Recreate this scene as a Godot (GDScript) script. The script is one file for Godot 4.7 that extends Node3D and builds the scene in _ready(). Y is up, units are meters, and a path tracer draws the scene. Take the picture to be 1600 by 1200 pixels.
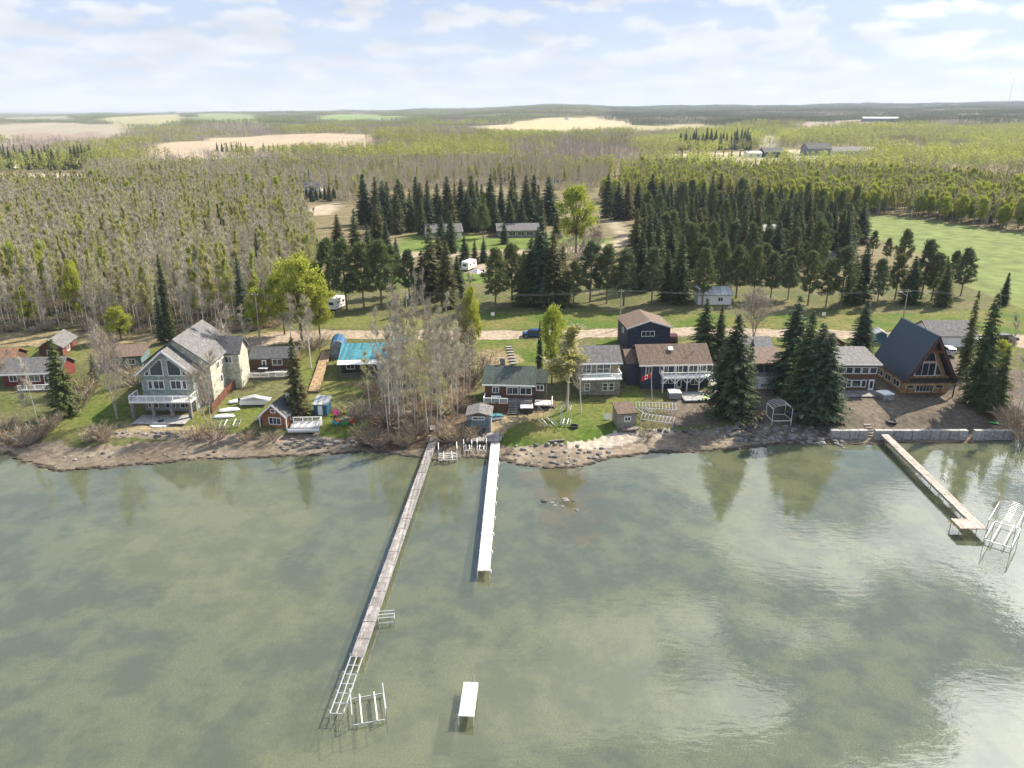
extends Node3D
# Lakeside cottages, docks and spring woods seen from the air. y up, metres, water level y = 0.

const F := 1209.0            # focal length in photograph pixels (1600 x 1200)
const CAM_H := 52.0
const PITCH := 0.33732       # camera tilt below the horizon
var SP := sin(PITCH)
var CP := cos(PITCH)
var rng := RandomNumberGenerator.new()
var M := {}
var used := {}
var shore_table := PackedFloat32Array()
var undul := FastNoiseLite.new()
var bumps := FastNoiseLite.new()

class MB:
	var v := PackedVector3Array()
	var n := PackedVector3Array()
	var c := PackedColorArray()
	var col := Color(1, 1, 1)
	var colored := false
	func tri(p: Vector3, q: Vector3, r: Vector3) -> void:
		var nn := (q - p).cross(r - p).normalized()
		v.push_back(p); v.push_back(r); v.push_back(q)
		n.push_back(nn); n.push_back(nn); n.push_back(nn)
		if colored:
			c.push_back(col); c.push_back(col); c.push_back(col)
	func quad(p: Vector3, q: Vector3, r: Vector3, s: Vector3) -> void:
		tri(p, q, r); tri(p, r, s)
	func box(o: Vector3, s: Vector3, b := Basis()) -> MB:
		var x := b.x * s.x * 0.5
		var y := b.y * s.y * 0.5
		var z := b.z * s.z * 0.5
		quad(o - x - y + z, o + x - y + z, o + x + y + z, o - x + y + z)
		quad(o + x - y - z, o - x - y - z, o - x + y - z, o + x + y - z)
		quad(o + x - y + z, o + x - y - z, o + x + y - z, o + x + y + z)
		quad(o - x - y - z, o - x - y + z, o - x + y + z, o - x + y - z)
		quad(o - x + y + z, o + x + y + z, o + x + y - z, o - x + y - z)
		quad(o - x - y - z, o + x - y - z, o + x - y + z, o - x - y + z)
		return self
	func bar(p: Vector3, q: Vector3, w: float, h: float) -> MB:
		var d := q - p
		var z := d.normalized()
		var up := Vector3.UP if absf(z.y) < 0.95 else Vector3.FORWARD
		var x := up.cross(z).normalized()
		return box((p + q) * 0.5, Vector3(w, h, d.length()), Basis(x, z.cross(x), z))
	func tube(p: Vector3, q: Vector3, ra: float, rb: float, k := 6, caps := false) -> MB:
		var z := (q - p).normalized()
		var up := Vector3.UP if absf(z.y) < 0.9 else Vector3.RIGHT
		var x := up.cross(z).normalized()
		var y := z.cross(x)
		for i in k:
			var a := TAU * i / k
			var b := TAU * (i + 1) / k
			var da := x * cos(a) + y * sin(a)
			var db := x * cos(b) + y * sin(b)
			if rb > 0.0:
				quad(p + da * ra, p + db * ra, q + db * rb, q + da * rb)
			else:
				tri(p + da * ra, p + db * ra, q)
			if caps:
				tri(q, q + da * rb, q + db * rb)
				tri(p, p + db * ra, p + da * ra)
		return self
	func prism(poly: PackedVector2Array, z0: float, z1: float) -> MB:   # polygon in x,y (counter-clockwise), pushed from z0 to z1 > z0
		var idx := Geometry2D.triangulate_polygon(poly)
		for i in range(0, idx.size(), 3):
			var a := poly[idx[i]]
			var b := poly[idx[i + 1]]
			var d := poly[idx[i + 2]]
			if (b - a).cross(d - a) < 0.0:
				var t := b
				b = d
				d = t
			tri(Vector3(a.x, a.y, z1), Vector3(b.x, b.y, z1), Vector3(d.x, d.y, z1))
			tri(Vector3(a.x, a.y, z0), Vector3(d.x, d.y, z0), Vector3(b.x, b.y, z0))
		for i in poly.size():
			var a := poly[i]
			var b := poly[(i + 1) % poly.size()]
			quad(Vector3(a.x, a.y, z1), Vector3(a.x, a.y, z0), Vector3(b.x, b.y, z0), Vector3(b.x, b.y, z1))
		return self
	func lathe(prof: PackedVector2Array, o: Vector3, k := 10) -> MB:   # profile of (radius, height)
		for i in prof.size() - 1:
			for j in k:
				var a := TAU * j / k
				var b := TAU * (j + 1) / k
				var p := prof[i]
				var q := prof[i + 1]
				quad(o + Vector3(cos(b) * p.x, p.y, sin(b) * p.x), o + Vector3(cos(a) * p.x, p.y, sin(a) * p.x), o + Vector3(cos(a) * q.x, q.y, sin(a) * q.x), o + Vector3(cos(b) * q.x, q.y, sin(b) * q.x))
		return self
	func leaf(p: Vector3, d: Vector3, side: Vector3, l: float, w: float) -> void:   # a pointed blade
		tri(p - side * w * 0.5, p + side * w * 0.5, p + d * l)
	func mesh() -> ArrayMesh:
		return into(ArrayMesh.new(), null)
	func into(m: ArrayMesh, material: Material) -> ArrayMesh:
		var a := []
		a.resize(Mesh.ARRAY_MAX)
		a[Mesh.ARRAY_VERTEX] = v
		a[Mesh.ARRAY_NORMAL] = n
		if colored:
			a[Mesh.ARRAY_COLOR] = c
		m.add_surface_from_arrays(Mesh.PRIMITIVE_TRIANGLES, a)
		if material:
			m.surface_set_material(m.get_surface_count() - 1, material)
		return m

func obj(called: String, b, m: Material, parent: Node3D, label := "") -> MeshInstance3D:
	var o := MeshInstance3D.new()
	o.name = called
	o.mesh = b.mesh() if b is MB else b
	o.material_override = m
	parent.add_child(o, true)
	if label: o.set_meta("label", label)
	return o

func numbered(called: String) -> String:
	var k: int = used.get(called, 0)
	used[called] = k + 1
	return called if k == 0 else "%s_%03d" % [called, k]

func thing(called: String, label: String, category: String, at := Vector3.ZERO, turn := 0.0, group := "") -> Node3D:
	var o := Node3D.new()
	o.name = numbered(called)
	add_child(o)
	o.position = at
	o.rotation.y = turn
	o.set_meta("label", label)
	o.set_meta("category", category)
	if group: o.set_meta("group", group)
	return o

func setting(called: String, b, m: Material, kind := "structure", label := "", category := "") -> MeshInstance3D:
	var o := obj(numbered(called), b, m, self)
	o.set_meta("kind", kind)
	if label: o.set_meta("label", label)
	if category: o.set_meta("category", category)
	return o

func L(r: float, g: float, b: float, a := 1.0) -> Color:      # linear base colour -> the sRGB value materials take
	var c := Color(r, g, b).linear_to_srgb()
	c.a = a
	return c

func mat(c: Color, rough := 0.8, tex: Texture2D = null, size := 1.0, metal := 0.0) -> StandardMaterial3D:
	var m := StandardMaterial3D.new()
	m.albedo_color = c
	m.roughness = rough
	m.metallic = metal
	if tex:
		m.albedo_texture = tex
		m.uv1_triplanar = true
		m.uv1_world_triplanar = true
		m.uv1_scale = Vector3.ONE / size
		if M.has("stain"):
			m.detail_enabled = true
			m.detail_blend_mode = BaseMaterial3D.BLEND_MODE_MUL
			m.detail_uv_layer = BaseMaterial3D.DETAIL_UV_2
			m.detail_albedo = M.stain
			m.uv2_triplanar = true
			m.uv2_world_triplanar = true
			m.uv2_scale = Vector3.ONE / 5.3
	return m

func noise_tex(lo: float, hi: float, freq: float, size := 256, oct := 4, sd := 1) -> ImageTexture:   # grey grain between lo and hi, tiling
	var f := FastNoiseLite.new()
	f.seed = sd
	f.frequency = freq
	f.fractal_octaves = oct
	f.noise_type = FastNoiseLite.TYPE_SIMPLEX_SMOOTH
	var im := f.get_seamless_image(size, size, false, false, 0.15)
	im.convert(Image.FORMAT_RGB8)
	var d := im.get_data()
	for i in d.size():
		d[i] = mini(255, int(255.0 * (lo + (hi - lo) * d[i] / 255.0)))
	return ImageTexture.create_from_image(Image.create_from_data(size, size, false, Image.FORMAT_RGB8, d))

func course_tex(rows: int, cols: int, lo: float, size := 128, sd := 3) -> ImageTexture:   # shingle or board tones, each row and piece a little different
	var r := RandomNumberGenerator.new()
	r.seed = sd
	var im := Image.create(size, size, false, Image.FORMAT_RGB8)
	for j in rows:
		for i in cols:
			var g := lo + (1.0 - lo) * r.randf()
			im.fill_rect(Rect2i(i * size / cols, j * size / rows, size / cols + 1, size / rows + 1), Color(g, g, g))
	return ImageTexture.create_from_image(im)

# ---- from photograph pixels to the ground -------------------------------------------------
func ray(px: float, py: float) -> Vector3:
	var u := (px - 800.0) / F
	var w := (600.0 - py) / F
	return Vector3(u, w * CP - SP, -(CP + w * SP))

func flat_at(px: float, py: float, y := 0.0) -> Vector3:       # on a level at height y
	var d := ray(px, py)
	var t := (y - CAM_H) / d.y
	return Vector3(0, CAM_H, 0) + d * t

func at(px: float, py: float, lift := 0.0) -> Vector3:          # on the ground
	var d := ray(px, py)
	var t := 45.0
	var o := Vector3(0, CAM_H, 0)
	var last := t
	while t < 9000.0:
		var p := o + d * t
		if p.y < ground(p.x, p.z):
			break
		last = t
		t += maxf(0.5, t * 0.006)
	for i in 14:
		var mid := (last + t) * 0.5
		var p := o + d * mid
		if p.y < ground(p.x, p.z): t = mid
		else: last = mid
	var q := o + d * t
	q.y = ground(q.x, q.z) + lift
	return q

func rise(p: Vector3, py: float) -> float:                      # height above p at which a vertical through p meets photograph row py
	var k := (600.0 - py) / F
	return CAM_H - p.z * (k * CP - SP) / (CP + k * SP) - p.y

func scale_at(p: Vector3) -> float:                             # photograph pixels per metre at p
	return F / (-p.z * CP + (CAM_H - p.y) * SP)

const PROFILE := [[0.0, 0.0], [4.0, 0.4], [6.0, 0.65], [8.5, 1.5], [13.0, 1.85], [25.0, 2.5], [36.0, 3.3], [46.0, 4.4], [60.0, 4.8], [120.0, 5.2], [300.0, 6.5], [600.0, 9.0]]

func shore(x: float) -> float:
	var f := clampf(x + 200.0, 0.0, 399.0)
	var i := int(f)
	return lerpf(shore_table[i], shore_table[i + 1], f - i)

func ground(x: float, z: float) -> float:
	var dist := -z
	if dist < 600.0:
		var d := dist - shore(x)
		if d < 0.0:
			return maxf(-1.5, d * 0.045 - 0.02)
		for i in range(1, PROFILE.size()):
			if d < PROFILE[i][0]:
				var a: Array = PROFILE[i - 1]
				return lerpf(a[1], PROFILE[i][1], (d - a[0]) / (PROFILE[i][0] - a[0])) + bumps.get_noise_2d(x, z) * minf(0.18, d * 0.04) * clampf((95.0 - d) / 30.0, 0.0, 1.0)
		return 9.0
	var t := minf((dist - 600.0) / 5400.0, 1.25)
	var u := clampf(x / dist, -1.2, 1.2)
	var top := 52.0 + 68.0 * u + (24.0 * exp(-pow((u - 0.05) / 0.07, 2.0)) if u < 0.6 else 0.0)
	return lerpf(ground_edge(x), 9.0, minf((dist - 600.0) / 100.0, 1.0)) + maxf(top, 4.0) * pow(t, 1.25) + undul.get_noise_2d(x, z) * 20.0 * minf(1.0, (dist - 600.0) / 900.0)

func ground_edge(x: float) -> float:
	return 6.5 + 2.5 * clampf((600.0 - shore(x) - 300.0) / 300.0, 0.0, 1.0)

func make_shore() -> void:
	undul.seed = 5
	undul.frequency = 0.0011
	undul.fractal_octaves = 3
	bumps.seed = 8
	bumps.frequency = 0.12
	var pts := [[0, 707], [43, 725], [87, 737], [152, 733], [217, 727], [320, 718], [380, 717], [445, 714], [488, 712], [532, 709], [575, 706], [610, 710], [640, 714], [688, 722], [730, 716], [779, 718], [813, 727], [857, 733], [900, 732], [943, 720], [960, 715], [1033, 708], [1080, 707], [1145, 703], [1177, 699], [1230, 694], [1271, 691], [1307, 695], [1340, 695], [1410, 693], [1475, 694], [1562, 689], [1600, 686]]
	var xs := []
	var ds := []
	for p in pts:
		var q := flat_at(p[0], p[1])
		xs.append(q.x)
		ds.append(-q.z)
	for i in 402:
		var x := float(i - 200)
		var d: float
		if x <= xs[0]: d = ds[0] + 4.0 * sin((x - xs[0]) * 0.06)
		elif x >= xs[-1]: d = ds[-1] + 3.0 * sin((x - xs[-1]) * 0.05)
		else:
			var k := 1
			while xs[k] < x: k += 1
			var f: float = (x - xs[k - 1]) / (xs[k] - xs[k - 1])
			d = lerpf(ds[k - 1], ds[k], f * f * (3.0 - 2.0 * f))
		shore_table.append(d)

func world_poly(px: Array) -> PackedVector2Array:               # photograph outline -> outline on the ground (x, z)
	var out := PackedVector2Array()
	for p in px:
		var q := at(p[0], p[1])
		out.append(Vector2(q.x, q.z))
	return out

# ---- sky ----------------------------------------------------------------------------------
func make_sky(sun_dir: Vector3) -> ImageTexture:
	var w := 2048
	var h := 1024
	var big := FastNoiseLite.new()
	big.seed = 21
	big.frequency = 0.55
	big.fractal_octaves = 6
	big.fractal_gain = 0.52
	var veil := FastNoiseLite.new()
	veil.seed = 4
	veil.frequency = 0.16
	veil.fractal_octaves = 3
	var px := PackedFloat32Array()
	px.resize(w * h * 3)
	var ground_c := Color(0.2, 0.2, 0.15)
	for j in h:
		var el := (0.5 - (j + 0.5) / h) * PI
		var y := sin(el)
		var cy := cos(el)
		for i in w:
			var k := (j * w + i) * 3
			if el < -0.02:
				px[k] = ground_c.r; px[k + 1] = ground_c.g; px[k + 2] = ground_c.b
				continue
			var a := (float(i) + 0.5) / w * TAU
			var d := Vector3(sin(a) * cy, y, -cos(a) * cy)   # the first column looks along -z
			var yy := maxf(y, 0.0)
			var sx := d.x / (yy + 0.14)
			var sz := d.z / (yy + 0.14)
			var near_sun := maxf(0.0, d.dot(sun_dir))
			var blue := Color(0.27, 0.45, 0.83).lerp(Color(0.72, 0.82, 0.97), pow(1.0 - yy, 6.0))
			var n1 := big.get_noise_2d(sx * 3.4, sz * 3.4) + 0.5 * veil.get_noise_2d(sx * 1.8, sz * 1.8 + 3.0)
			var cover := clampf((n1 + 0.08) * 5.5, 0.0, 1.0)
			cover = cover * cover * (3.0 - 2.0 * cover)
			cover = lerpf(cover, 0.66, pow(1.0 - yy, 9.0))
			var inner := big.get_noise_2d(sx * 3.1 + 40.0, sz * 3.1)
			var white := Color(0.90, 0.92, 0.95) * (0.94 + 0.22 * inner) * (1.0 + 7.0 * pow(near_sun, 11.0))
			var c := blue * (1.0 + 0.35 * pow(near_sun, 4.0))
			c = c.lerp(white, cover * 0.92)
			px[k] = c.r; px[k + 1] = c.g; px[k + 2] = c.b
	var im := Image.create_from_data(w, h, false, Image.FORMAT_RGBF, px.to_byte_array())
	return ImageTexture.create_from_image(im)

func make_world() -> void:
	var cam := Camera3D.new()
	cam.name = "camera"
	add_child(cam)
	cam.position = Vector3(0, CAM_H, 0)
	cam.rotation.x = -PITCH
	cam.fov = rad_to_deg(2.0 * atan(600.0 / F))
	cam.near = 0.5
	cam.far = 20000.0
	cam.current = true
	var sun := DirectionalLight3D.new()
	sun.name = "sun"
	add_child(sun)
	var el := deg_to_rad(41.0)
	var az := deg_to_rad(50.0)
	var to_sun := Vector3(sin(az) * cos(el), sin(el), -cos(az) * cos(el))
	sun.look_at_from_position(Vector3.ZERO, -to_sun)
	sun.light_energy = 1.6
	sun.light_color = Color(1.0, 0.95, 0.86)
	sun.light_angular_distance = 0.6
	sun.shadow_enabled = true
	var we := WorldEnvironment.new()
	we.name = "environment"
	add_child(we)
	var env := Environment.new()
	we.environment = env
	env.background_mode = Environment.BG_SKY
	var sky := Sky.new()
	var sm := PanoramaSkyMaterial.new()
	sm.panorama = make_sky(to_sun)
	sky.sky_material = sm
	env.sky = sky
	env.tonemap_mode = Environment.TONE_MAPPER_LINEAR
	env.tonemap_exposure = 2.2
	env.background_energy_multiplier = 0.47
	env.sdfgi_enabled = true
	env.ssao_enabled = true
	env.ssil_enabled = true
	env.fog_enabled = true
	env.fog_density = 0.00007
	env.fog_light_color = Color(0.86, 0.91, 0.98)

# ---- ground, water, far land --------------------------------------------------------------
const GX := 130.0
const GZ0 := -222.0
const GZ1 := -40.0
const TW := 1536
const TH := 1076
const ZONES := [   # two tones of each kind of ground (linear)
	[0.20, 0.185, 0.095, 0.125, 0.145, 0.05], [0.105, 0.17, 0.03, 0.22, 0.205, 0.075], [0.15, 0.185, 0.045, 0.23, 0.215, 0.085], [0.50, 0.41, 0.315, 0.41, 0.335, 0.255],
	[0.29, 0.245, 0.19, 0.18, 0.15, 0.115], [0.235, 0.195, 0.155, 0.15, 0.125, 0.10], [0.56, 0.50, 0.42, 0.42, 0.37, 0.30], [0.235, 0.245, 0.125, 0.06, 0.075, 0.05],
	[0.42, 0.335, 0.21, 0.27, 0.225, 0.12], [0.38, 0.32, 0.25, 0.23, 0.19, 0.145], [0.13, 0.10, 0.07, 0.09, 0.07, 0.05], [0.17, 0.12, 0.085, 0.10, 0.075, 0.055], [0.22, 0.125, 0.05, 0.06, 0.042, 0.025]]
var zone_map := PackedByteArray()

func paint(zone: int, px: Array) -> void:
	paint_world(zone, world_poly(px))

func paint_world(zone: int, poly: PackedVector2Array) -> void:
	var lo := Vector2(1e9, 1e9)
	var hi := -lo
	for p in poly:
		lo = lo.min(p)
		hi = hi.max(p)
	var i0 := clampi(int((lo.x + GX) / (2 * GX) * TW), 0, TW - 1)
	var i1 := clampi(int((hi.x + GX) / (2 * GX) * TW), 0, TW - 1)
	var j0 := clampi(int((lo.y - GZ0) / (GZ1 - GZ0) * TH), 0, TH - 1)
	var j1 := clampi(int((hi.y - GZ0) / (GZ1 - GZ0) * TH), 0, TH - 1)
	for j in range(j0, j1 + 1):          # scan lines
		var z := GZ0 + (j + 0.5) / TH * (GZ1 - GZ0)
		var cuts := []
		for k in poly.size():
			var a := poly[k]
			var b := poly[(k + 1) % poly.size()]
			if (a.y > z) != (b.y > z):
				cuts.append(a.x + (z - a.y) / (b.y - a.y) * (b.x - a.x))
		cuts.sort()
		for k in range(0, cuts.size() - 1, 2):
			var s := clampi(int((cuts[k] + GX) / (2 * GX) * TW), i0, i1 + 1)
			var e := clampi(int((cuts[k + 1] + GX) / (2 * GX) * TW), i0, i1 + 1)
			for i in range(s, e): zone_map[j * TW + i] = zone

func paint_zones() -> void:
	zone_map.resize(TW * TH)
	zone_map.fill(0)
	for i in TW:                                     # beach and lakebed follow the water's edge
		var x := -GX + (i + 0.5) / TW * 2 * GX
		var edge := -shore(x)
		for j in TH:
			var z := GZ0 + (j + 0.5) / TH * (GZ1 - GZ0)
			var d := edge - z
			if d < -0.4: zone_map[j * TW + i] = 7
			elif d < 0.5: zone_map[j * TW + i] = 10
			elif d < 4.5: zone_map[j * TW + i] = 4
			elif d < 7.0: zone_map[j * TW + i] = 9
			elif d > 38.0 and d < 48.0: zone_map[j * TW + i] = 2
	paint(8, [[-60, 545], [100, 538], [240, 535], [330, 545], [395, 545], [440, 535], [520, 530], [520, 515], [430, 518], [380, 525], [300, 520], [120, 517], [-60, 522]])
	paint(1, [[690, 515], [960, 512], [970, 489], [860, 486], [700, 492]])
	paint(2, [[500, 512], [700, 510], [700, 494], [520, 494]])
	paint(1, [[1040, 512], [1230, 512], [1340, 518], [1600, 524], [1700, 520], [1700, 470], [1480, 487], [1300, 492], [1040, 490]])
	paint(3, [[330, 548], [400, 546], [440, 534], [520, 529], [700, 530], [860, 529], [970, 526], [1100, 524], [1250, 527], [1400, 533], [1700, 545], [1700, 526], [1400, 519], [1250, 514], [1100, 512], [970, 513], [860, 516], [700, 517], [520, 516], [430, 520], [370, 530]])
	paint(1, [[735, 545], [760, 531], [862, 531], [860, 560], [820, 568], [800, 545]])
	paint(8, [[735, 575], [760, 545], [800, 548], [812, 565], [790, 575]])
	paint(1, [[925, 545], [925, 530], [968, 528], [968, 540]])
	paint(2, [[90, 660], [118, 600], [165, 580], [205, 590], [190, 660], [150, 688], [60, 690]])
	paint(1, [[150, 690], [120, 690], [135, 650], [185, 625], [205, 630], [195, 660]])
	paint(2, [[180, 676], [330, 676], [335, 640], [215, 635]])
	paint(8, [[190, 660], [300, 664], [310, 676], [180, 676]])
	paint(2, [[335, 660], [345, 620], [410, 615], [415, 668], [350, 678]])
	paint(1, [[495, 680], [500, 640], [520, 605], [568, 605], [585, 650], [575, 685], [530, 692]])
	paint(2, [[560, 610], [520, 606], [508, 612], [520, 640], [555, 650]])
	paint(8, [[745, 690], [750, 665], [770, 640], [830, 637], [862, 634], [862, 650], [800, 665], [775, 688]])
	paint(1, [[770, 690], [800, 665], [860, 650], [870, 636], [905, 630], [1000, 625], [992, 670], [975, 676], [930, 680], [900, 692], [840, 698], [790, 697]])
	paint(2, [[862, 630], [965, 617], [1000, 600], [1005, 640], [940, 625], [900, 634]])
	paint(6, [[880, 696], [900, 688], [950, 675], [995, 676], [1050, 668], [1060, 676], [1000, 688], [930, 702], [890, 706]])
	paint(9, [[790, 700], [880, 700], [950, 702], [1000, 690], [1060, 680], [1150, 690], [1150, 698], [1030, 704], [955, 712], [900, 727], [850, 728], [800, 720]])
	paint(5, [[1030, 660], [1060, 610], [1180, 605], [1300, 610], [1300, 650], [1270, 665], [1140, 662], [1050, 668]])
	paint(2, [[1120, 662], [1150, 655], [1170, 658], [1160, 666]])
	paint(5, [[1290, 676], [1285, 640], [1310, 612], [1370, 608], [1400, 560], [1500, 560], [1700, 600], [1700, 680], [1600, 684], [1300, 684]])
	paint(12, [[800, 738], [840, 734], [915, 734], [935, 760], [960, 805], [935, 845], [880, 850], [845, 825], [830, 780]])
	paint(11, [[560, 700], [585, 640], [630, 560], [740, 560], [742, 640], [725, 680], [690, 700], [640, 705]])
	paint(2, [[455, 600], [470, 560], [520, 560], [530, 600], [500, 640]])
	paint(11, [[0, 690], [30, 660], [60, 668], [70, 690], [20, 702]])
	paint(9, [[170, 685], [300, 688], [430, 690], [560, 692], [560, 684], [430, 680], [300, 676], [175, 675]])

func near_texture() -> ImageTexture:
	paint_zones()
	var coarse := FastNoiseLite.new()
	coarse.seed = 2
	coarse.frequency = 0.011
	coarse.fractal_octaves = 5
	coarse.fractal_gain = 0.6
	var cd := coarse.get_image(TW, TH).get_data()
	var fine := FastNoiseLite.new()
	fine.seed = 9
	fine.frequency = 0.13
	fine.fractal_octaves = 3
	var fd := fine.get_image(TW, TH).get_data()
	var wob := FastNoiseLite.new()
	wob.seed = 12
	wob.frequency = 0.03
	wob.fractal_octaves = 4
	var wd := wob.get_image(TW, TH).get_data()
	var pal := PackedFloat32Array()
	for z in ZONES:
		var a := L(z[0], z[1], z[2])
		var b := L(z[3], z[4], z[5])
		pal.append_array([a.r * 255, a.g * 255, a.b * 255, b.r * 255, b.g * 255, b.b * 255])
	var out := PackedByteArray()
	out.resize(TW * TH * 3)
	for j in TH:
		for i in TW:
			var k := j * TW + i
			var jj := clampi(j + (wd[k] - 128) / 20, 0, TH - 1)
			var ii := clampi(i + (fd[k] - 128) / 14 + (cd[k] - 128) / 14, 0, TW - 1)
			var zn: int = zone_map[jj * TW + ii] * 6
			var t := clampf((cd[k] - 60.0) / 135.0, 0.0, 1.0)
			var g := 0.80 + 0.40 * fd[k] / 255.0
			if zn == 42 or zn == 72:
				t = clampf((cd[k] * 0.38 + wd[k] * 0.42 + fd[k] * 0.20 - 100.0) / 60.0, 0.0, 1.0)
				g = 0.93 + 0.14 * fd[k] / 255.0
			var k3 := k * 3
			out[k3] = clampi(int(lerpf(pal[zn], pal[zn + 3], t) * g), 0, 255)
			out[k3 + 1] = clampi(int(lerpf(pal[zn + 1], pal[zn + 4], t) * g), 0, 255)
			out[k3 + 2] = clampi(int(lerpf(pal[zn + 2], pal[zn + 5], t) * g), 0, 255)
	return ImageTexture.create_from_image(Image.create_from_data(TW, TH, false, Image.FORMAT_RGB8, out))

func sheet(xs: PackedFloat32Array, zs: PackedFloat32Array, tint: Callable, hole: bool) -> ArrayMesh:
	var v := PackedVector3Array()
	var n := PackedVector3Array()
	var uv := PackedVector2Array()
	var c := PackedColorArray()
	var idx := PackedInt32Array()
	for z in zs:
		for x in xs:
			var y := ground(x, z)
			var e := 1.0 if z > -300.0 else 12.0
			v.push_back(Vector3(x, y, z))
			n.push_back(Vector3(y - ground(x + e, z), e, y - ground(x, z + e)).normalized())
			uv.push_back(Vector2((x + GX) / (2 * GX), (z - GZ0) / (GZ1 - GZ0)))
			if hole: c.push_back(tint.call(x, z))
	var w := xs.size()
	for j in zs.size() - 1:
		for i in w - 1:
			if hole and xs[i] >= -GX - 0.01 and xs[i + 1] <= GX + 0.01 and zs[j] >= GZ0 - 0.01 and zs[j + 1] <= GZ1 + 5.0:
				continue
			var a := j * w + i
			idx.append_array([a, a + 1, a + w, a + 1, a + w + 1, a + w] if zs[j + 1] > zs[j] else [a, a + w, a + 1, a + 1, a + w, a + w + 1])
	var arr := []
	arr.resize(Mesh.ARRAY_MAX)
	arr[Mesh.ARRAY_VERTEX] = v
	arr[Mesh.ARRAY_NORMAL] = n
	arr[Mesh.ARRAY_TEX_UV] = uv
	arr[Mesh.ARRAY_INDEX] = idx
	if hole: arr[Mesh.ARRAY_COLOR] = c
	var m := ArrayMesh.new()
	m.add_surface_from_arrays(Mesh.PRIMITIVE_TRIANGLES, arr)
	return m

var fields := []      # [outline on the ground, colour]

func field_px() -> Array:
	return [
		[[[-80, 196], [120, 192], [190, 195], [200, 212], [180, 224], [-80, 232]], Color(0.34, 0.305, 0.235)],
		[[[20, 210], [150, 204], [165, 218], [40, 228]], Color(0.292, 0.232, 0.189)],
		[[[150, 187], [280, 178], [300, 192], [200, 200]], Color(0.344, 0.327, 0.172)],
		[[[300, 179], [360, 177], [430, 183], [400, 192], [300, 192]], Color(0.206, 0.258, 0.103)],
		[[[480, 182], [560, 178], [640, 182], [600, 190], [500, 190]], Color(0.206, 0.275, 0.095)],
		[[[-60, 183], [110, 181], [120, 188], [-60, 190]], Color(0.258, 0.258, 0.155)],
		[[[225, 234], [330, 215], [520, 208], [585, 210], [575, 232], [440, 242], [330, 250], [235, 256]], Color(0.447, 0.361, 0.258)],
		[[[735, 198], [840, 185], [930, 183], [975, 190], [1020, 202], [880, 212], [780, 214]], Color(0.447, 0.396, 0.249)],
		[[[960, 198], [1090, 194], [1140, 202], [1000, 213]], Color(0.361, 0.327, 0.189)],
		[[[-80, 272], [132, 270], [136, 300], [-80, 304]], Color(0.310, 0.310, 0.172)],
		[[[-80, 276], [132, 272], [132, 275], [-80, 280]], Color(0.473, 0.413, 0.327)],
		[[[1040, 256], [1180, 262], [1370, 256], [1370, 236], [1200, 236], [1050, 240]], Color(0.318, 0.301, 0.189)],
		[[[1030, 241], [1180, 236], [1360, 229], [1360, 232], [1200, 240], [1045, 245]], Color(0.473, 0.413, 0.327)],
		[[[1150, 266], [1205, 262], [1210, 276], [1160, 280]], Color(0.430, 0.370, 0.258)],
		[[[1240, 193], [1400, 188], [1410, 200], [1250, 206]], Color(0.310, 0.258, 0.206)],
		[[[1170, 226], [1200, 210], [1220, 218], [1210, 232]], Color(0.344, 0.327, 0.215)],
		[[[1330, 335], [1400, 338], [1480, 348], [1590, 364], [1800, 385], [1800, 490], [1540, 492], [1500, 420], [1400, 385], [1340, 360]], Color(0.175, 0.215, 0.075)],
		[[[480, 322], [530, 318], [530, 330], [485, 340]], Color(0.430, 0.361, 0.275)],
		[[[610, 400], [640, 366], [720, 362], [770, 372], [860, 368], [945, 372], [945, 390], [700, 402]], Color(0.146, 0.198, 0.052)],
		[[[480, 415], [640, 402], [800, 398], [950, 392], [985, 380], [970, 345], [950, 325], [940, 330], [955, 350], [965, 375], [930, 384], [800, 390], [640, 395], [480, 405]], Color(0.387, 0.327, 0.241)],
		[[[725, 425], [760, 412], [770, 420], [740, 430]], Color(0.387, 0.327, 0.275)],
		[[[490, 484], [520, 440], [640, 430], [790, 424], [800, 484]], Color(0.129, 0.189, 0.043)],
		[[[1100, 484], [1140, 462], [1300, 465], [1340, 484]], Color(0.172, 0.206, 0.069)],
		[[[190, 296], [290, 290], [300, 298], [200, 303]], Color(0.430, 0.361, 0.258)]]

func far_tint(x: float, z: float) -> Color:
	var k := 0.85 + 0.3 * (bumps.get_noise_2d(x * 0.3, z * 0.3) * 0.5 + 0.5)
	var c := Color(0.20, 0.17, 0.10)
	if z > -300.0 and -z - shore(x) < 0.0: c = Color(0.13, 0.14, 0.08)
	for f in fields:
		if f[2].has_point(Vector2(x, z)) and Geometry2D.is_point_in_polygon(Vector2(x, z), f[0]): c = f[1]
	return Color(c.r * k, c.g * k, c.b * k)

func in_field(p: Vector2) -> bool:
	for f in fields:
		if f[2].has_point(p) and Geometry2D.is_point_in_polygon(p, f[0]): return true
	return false

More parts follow.
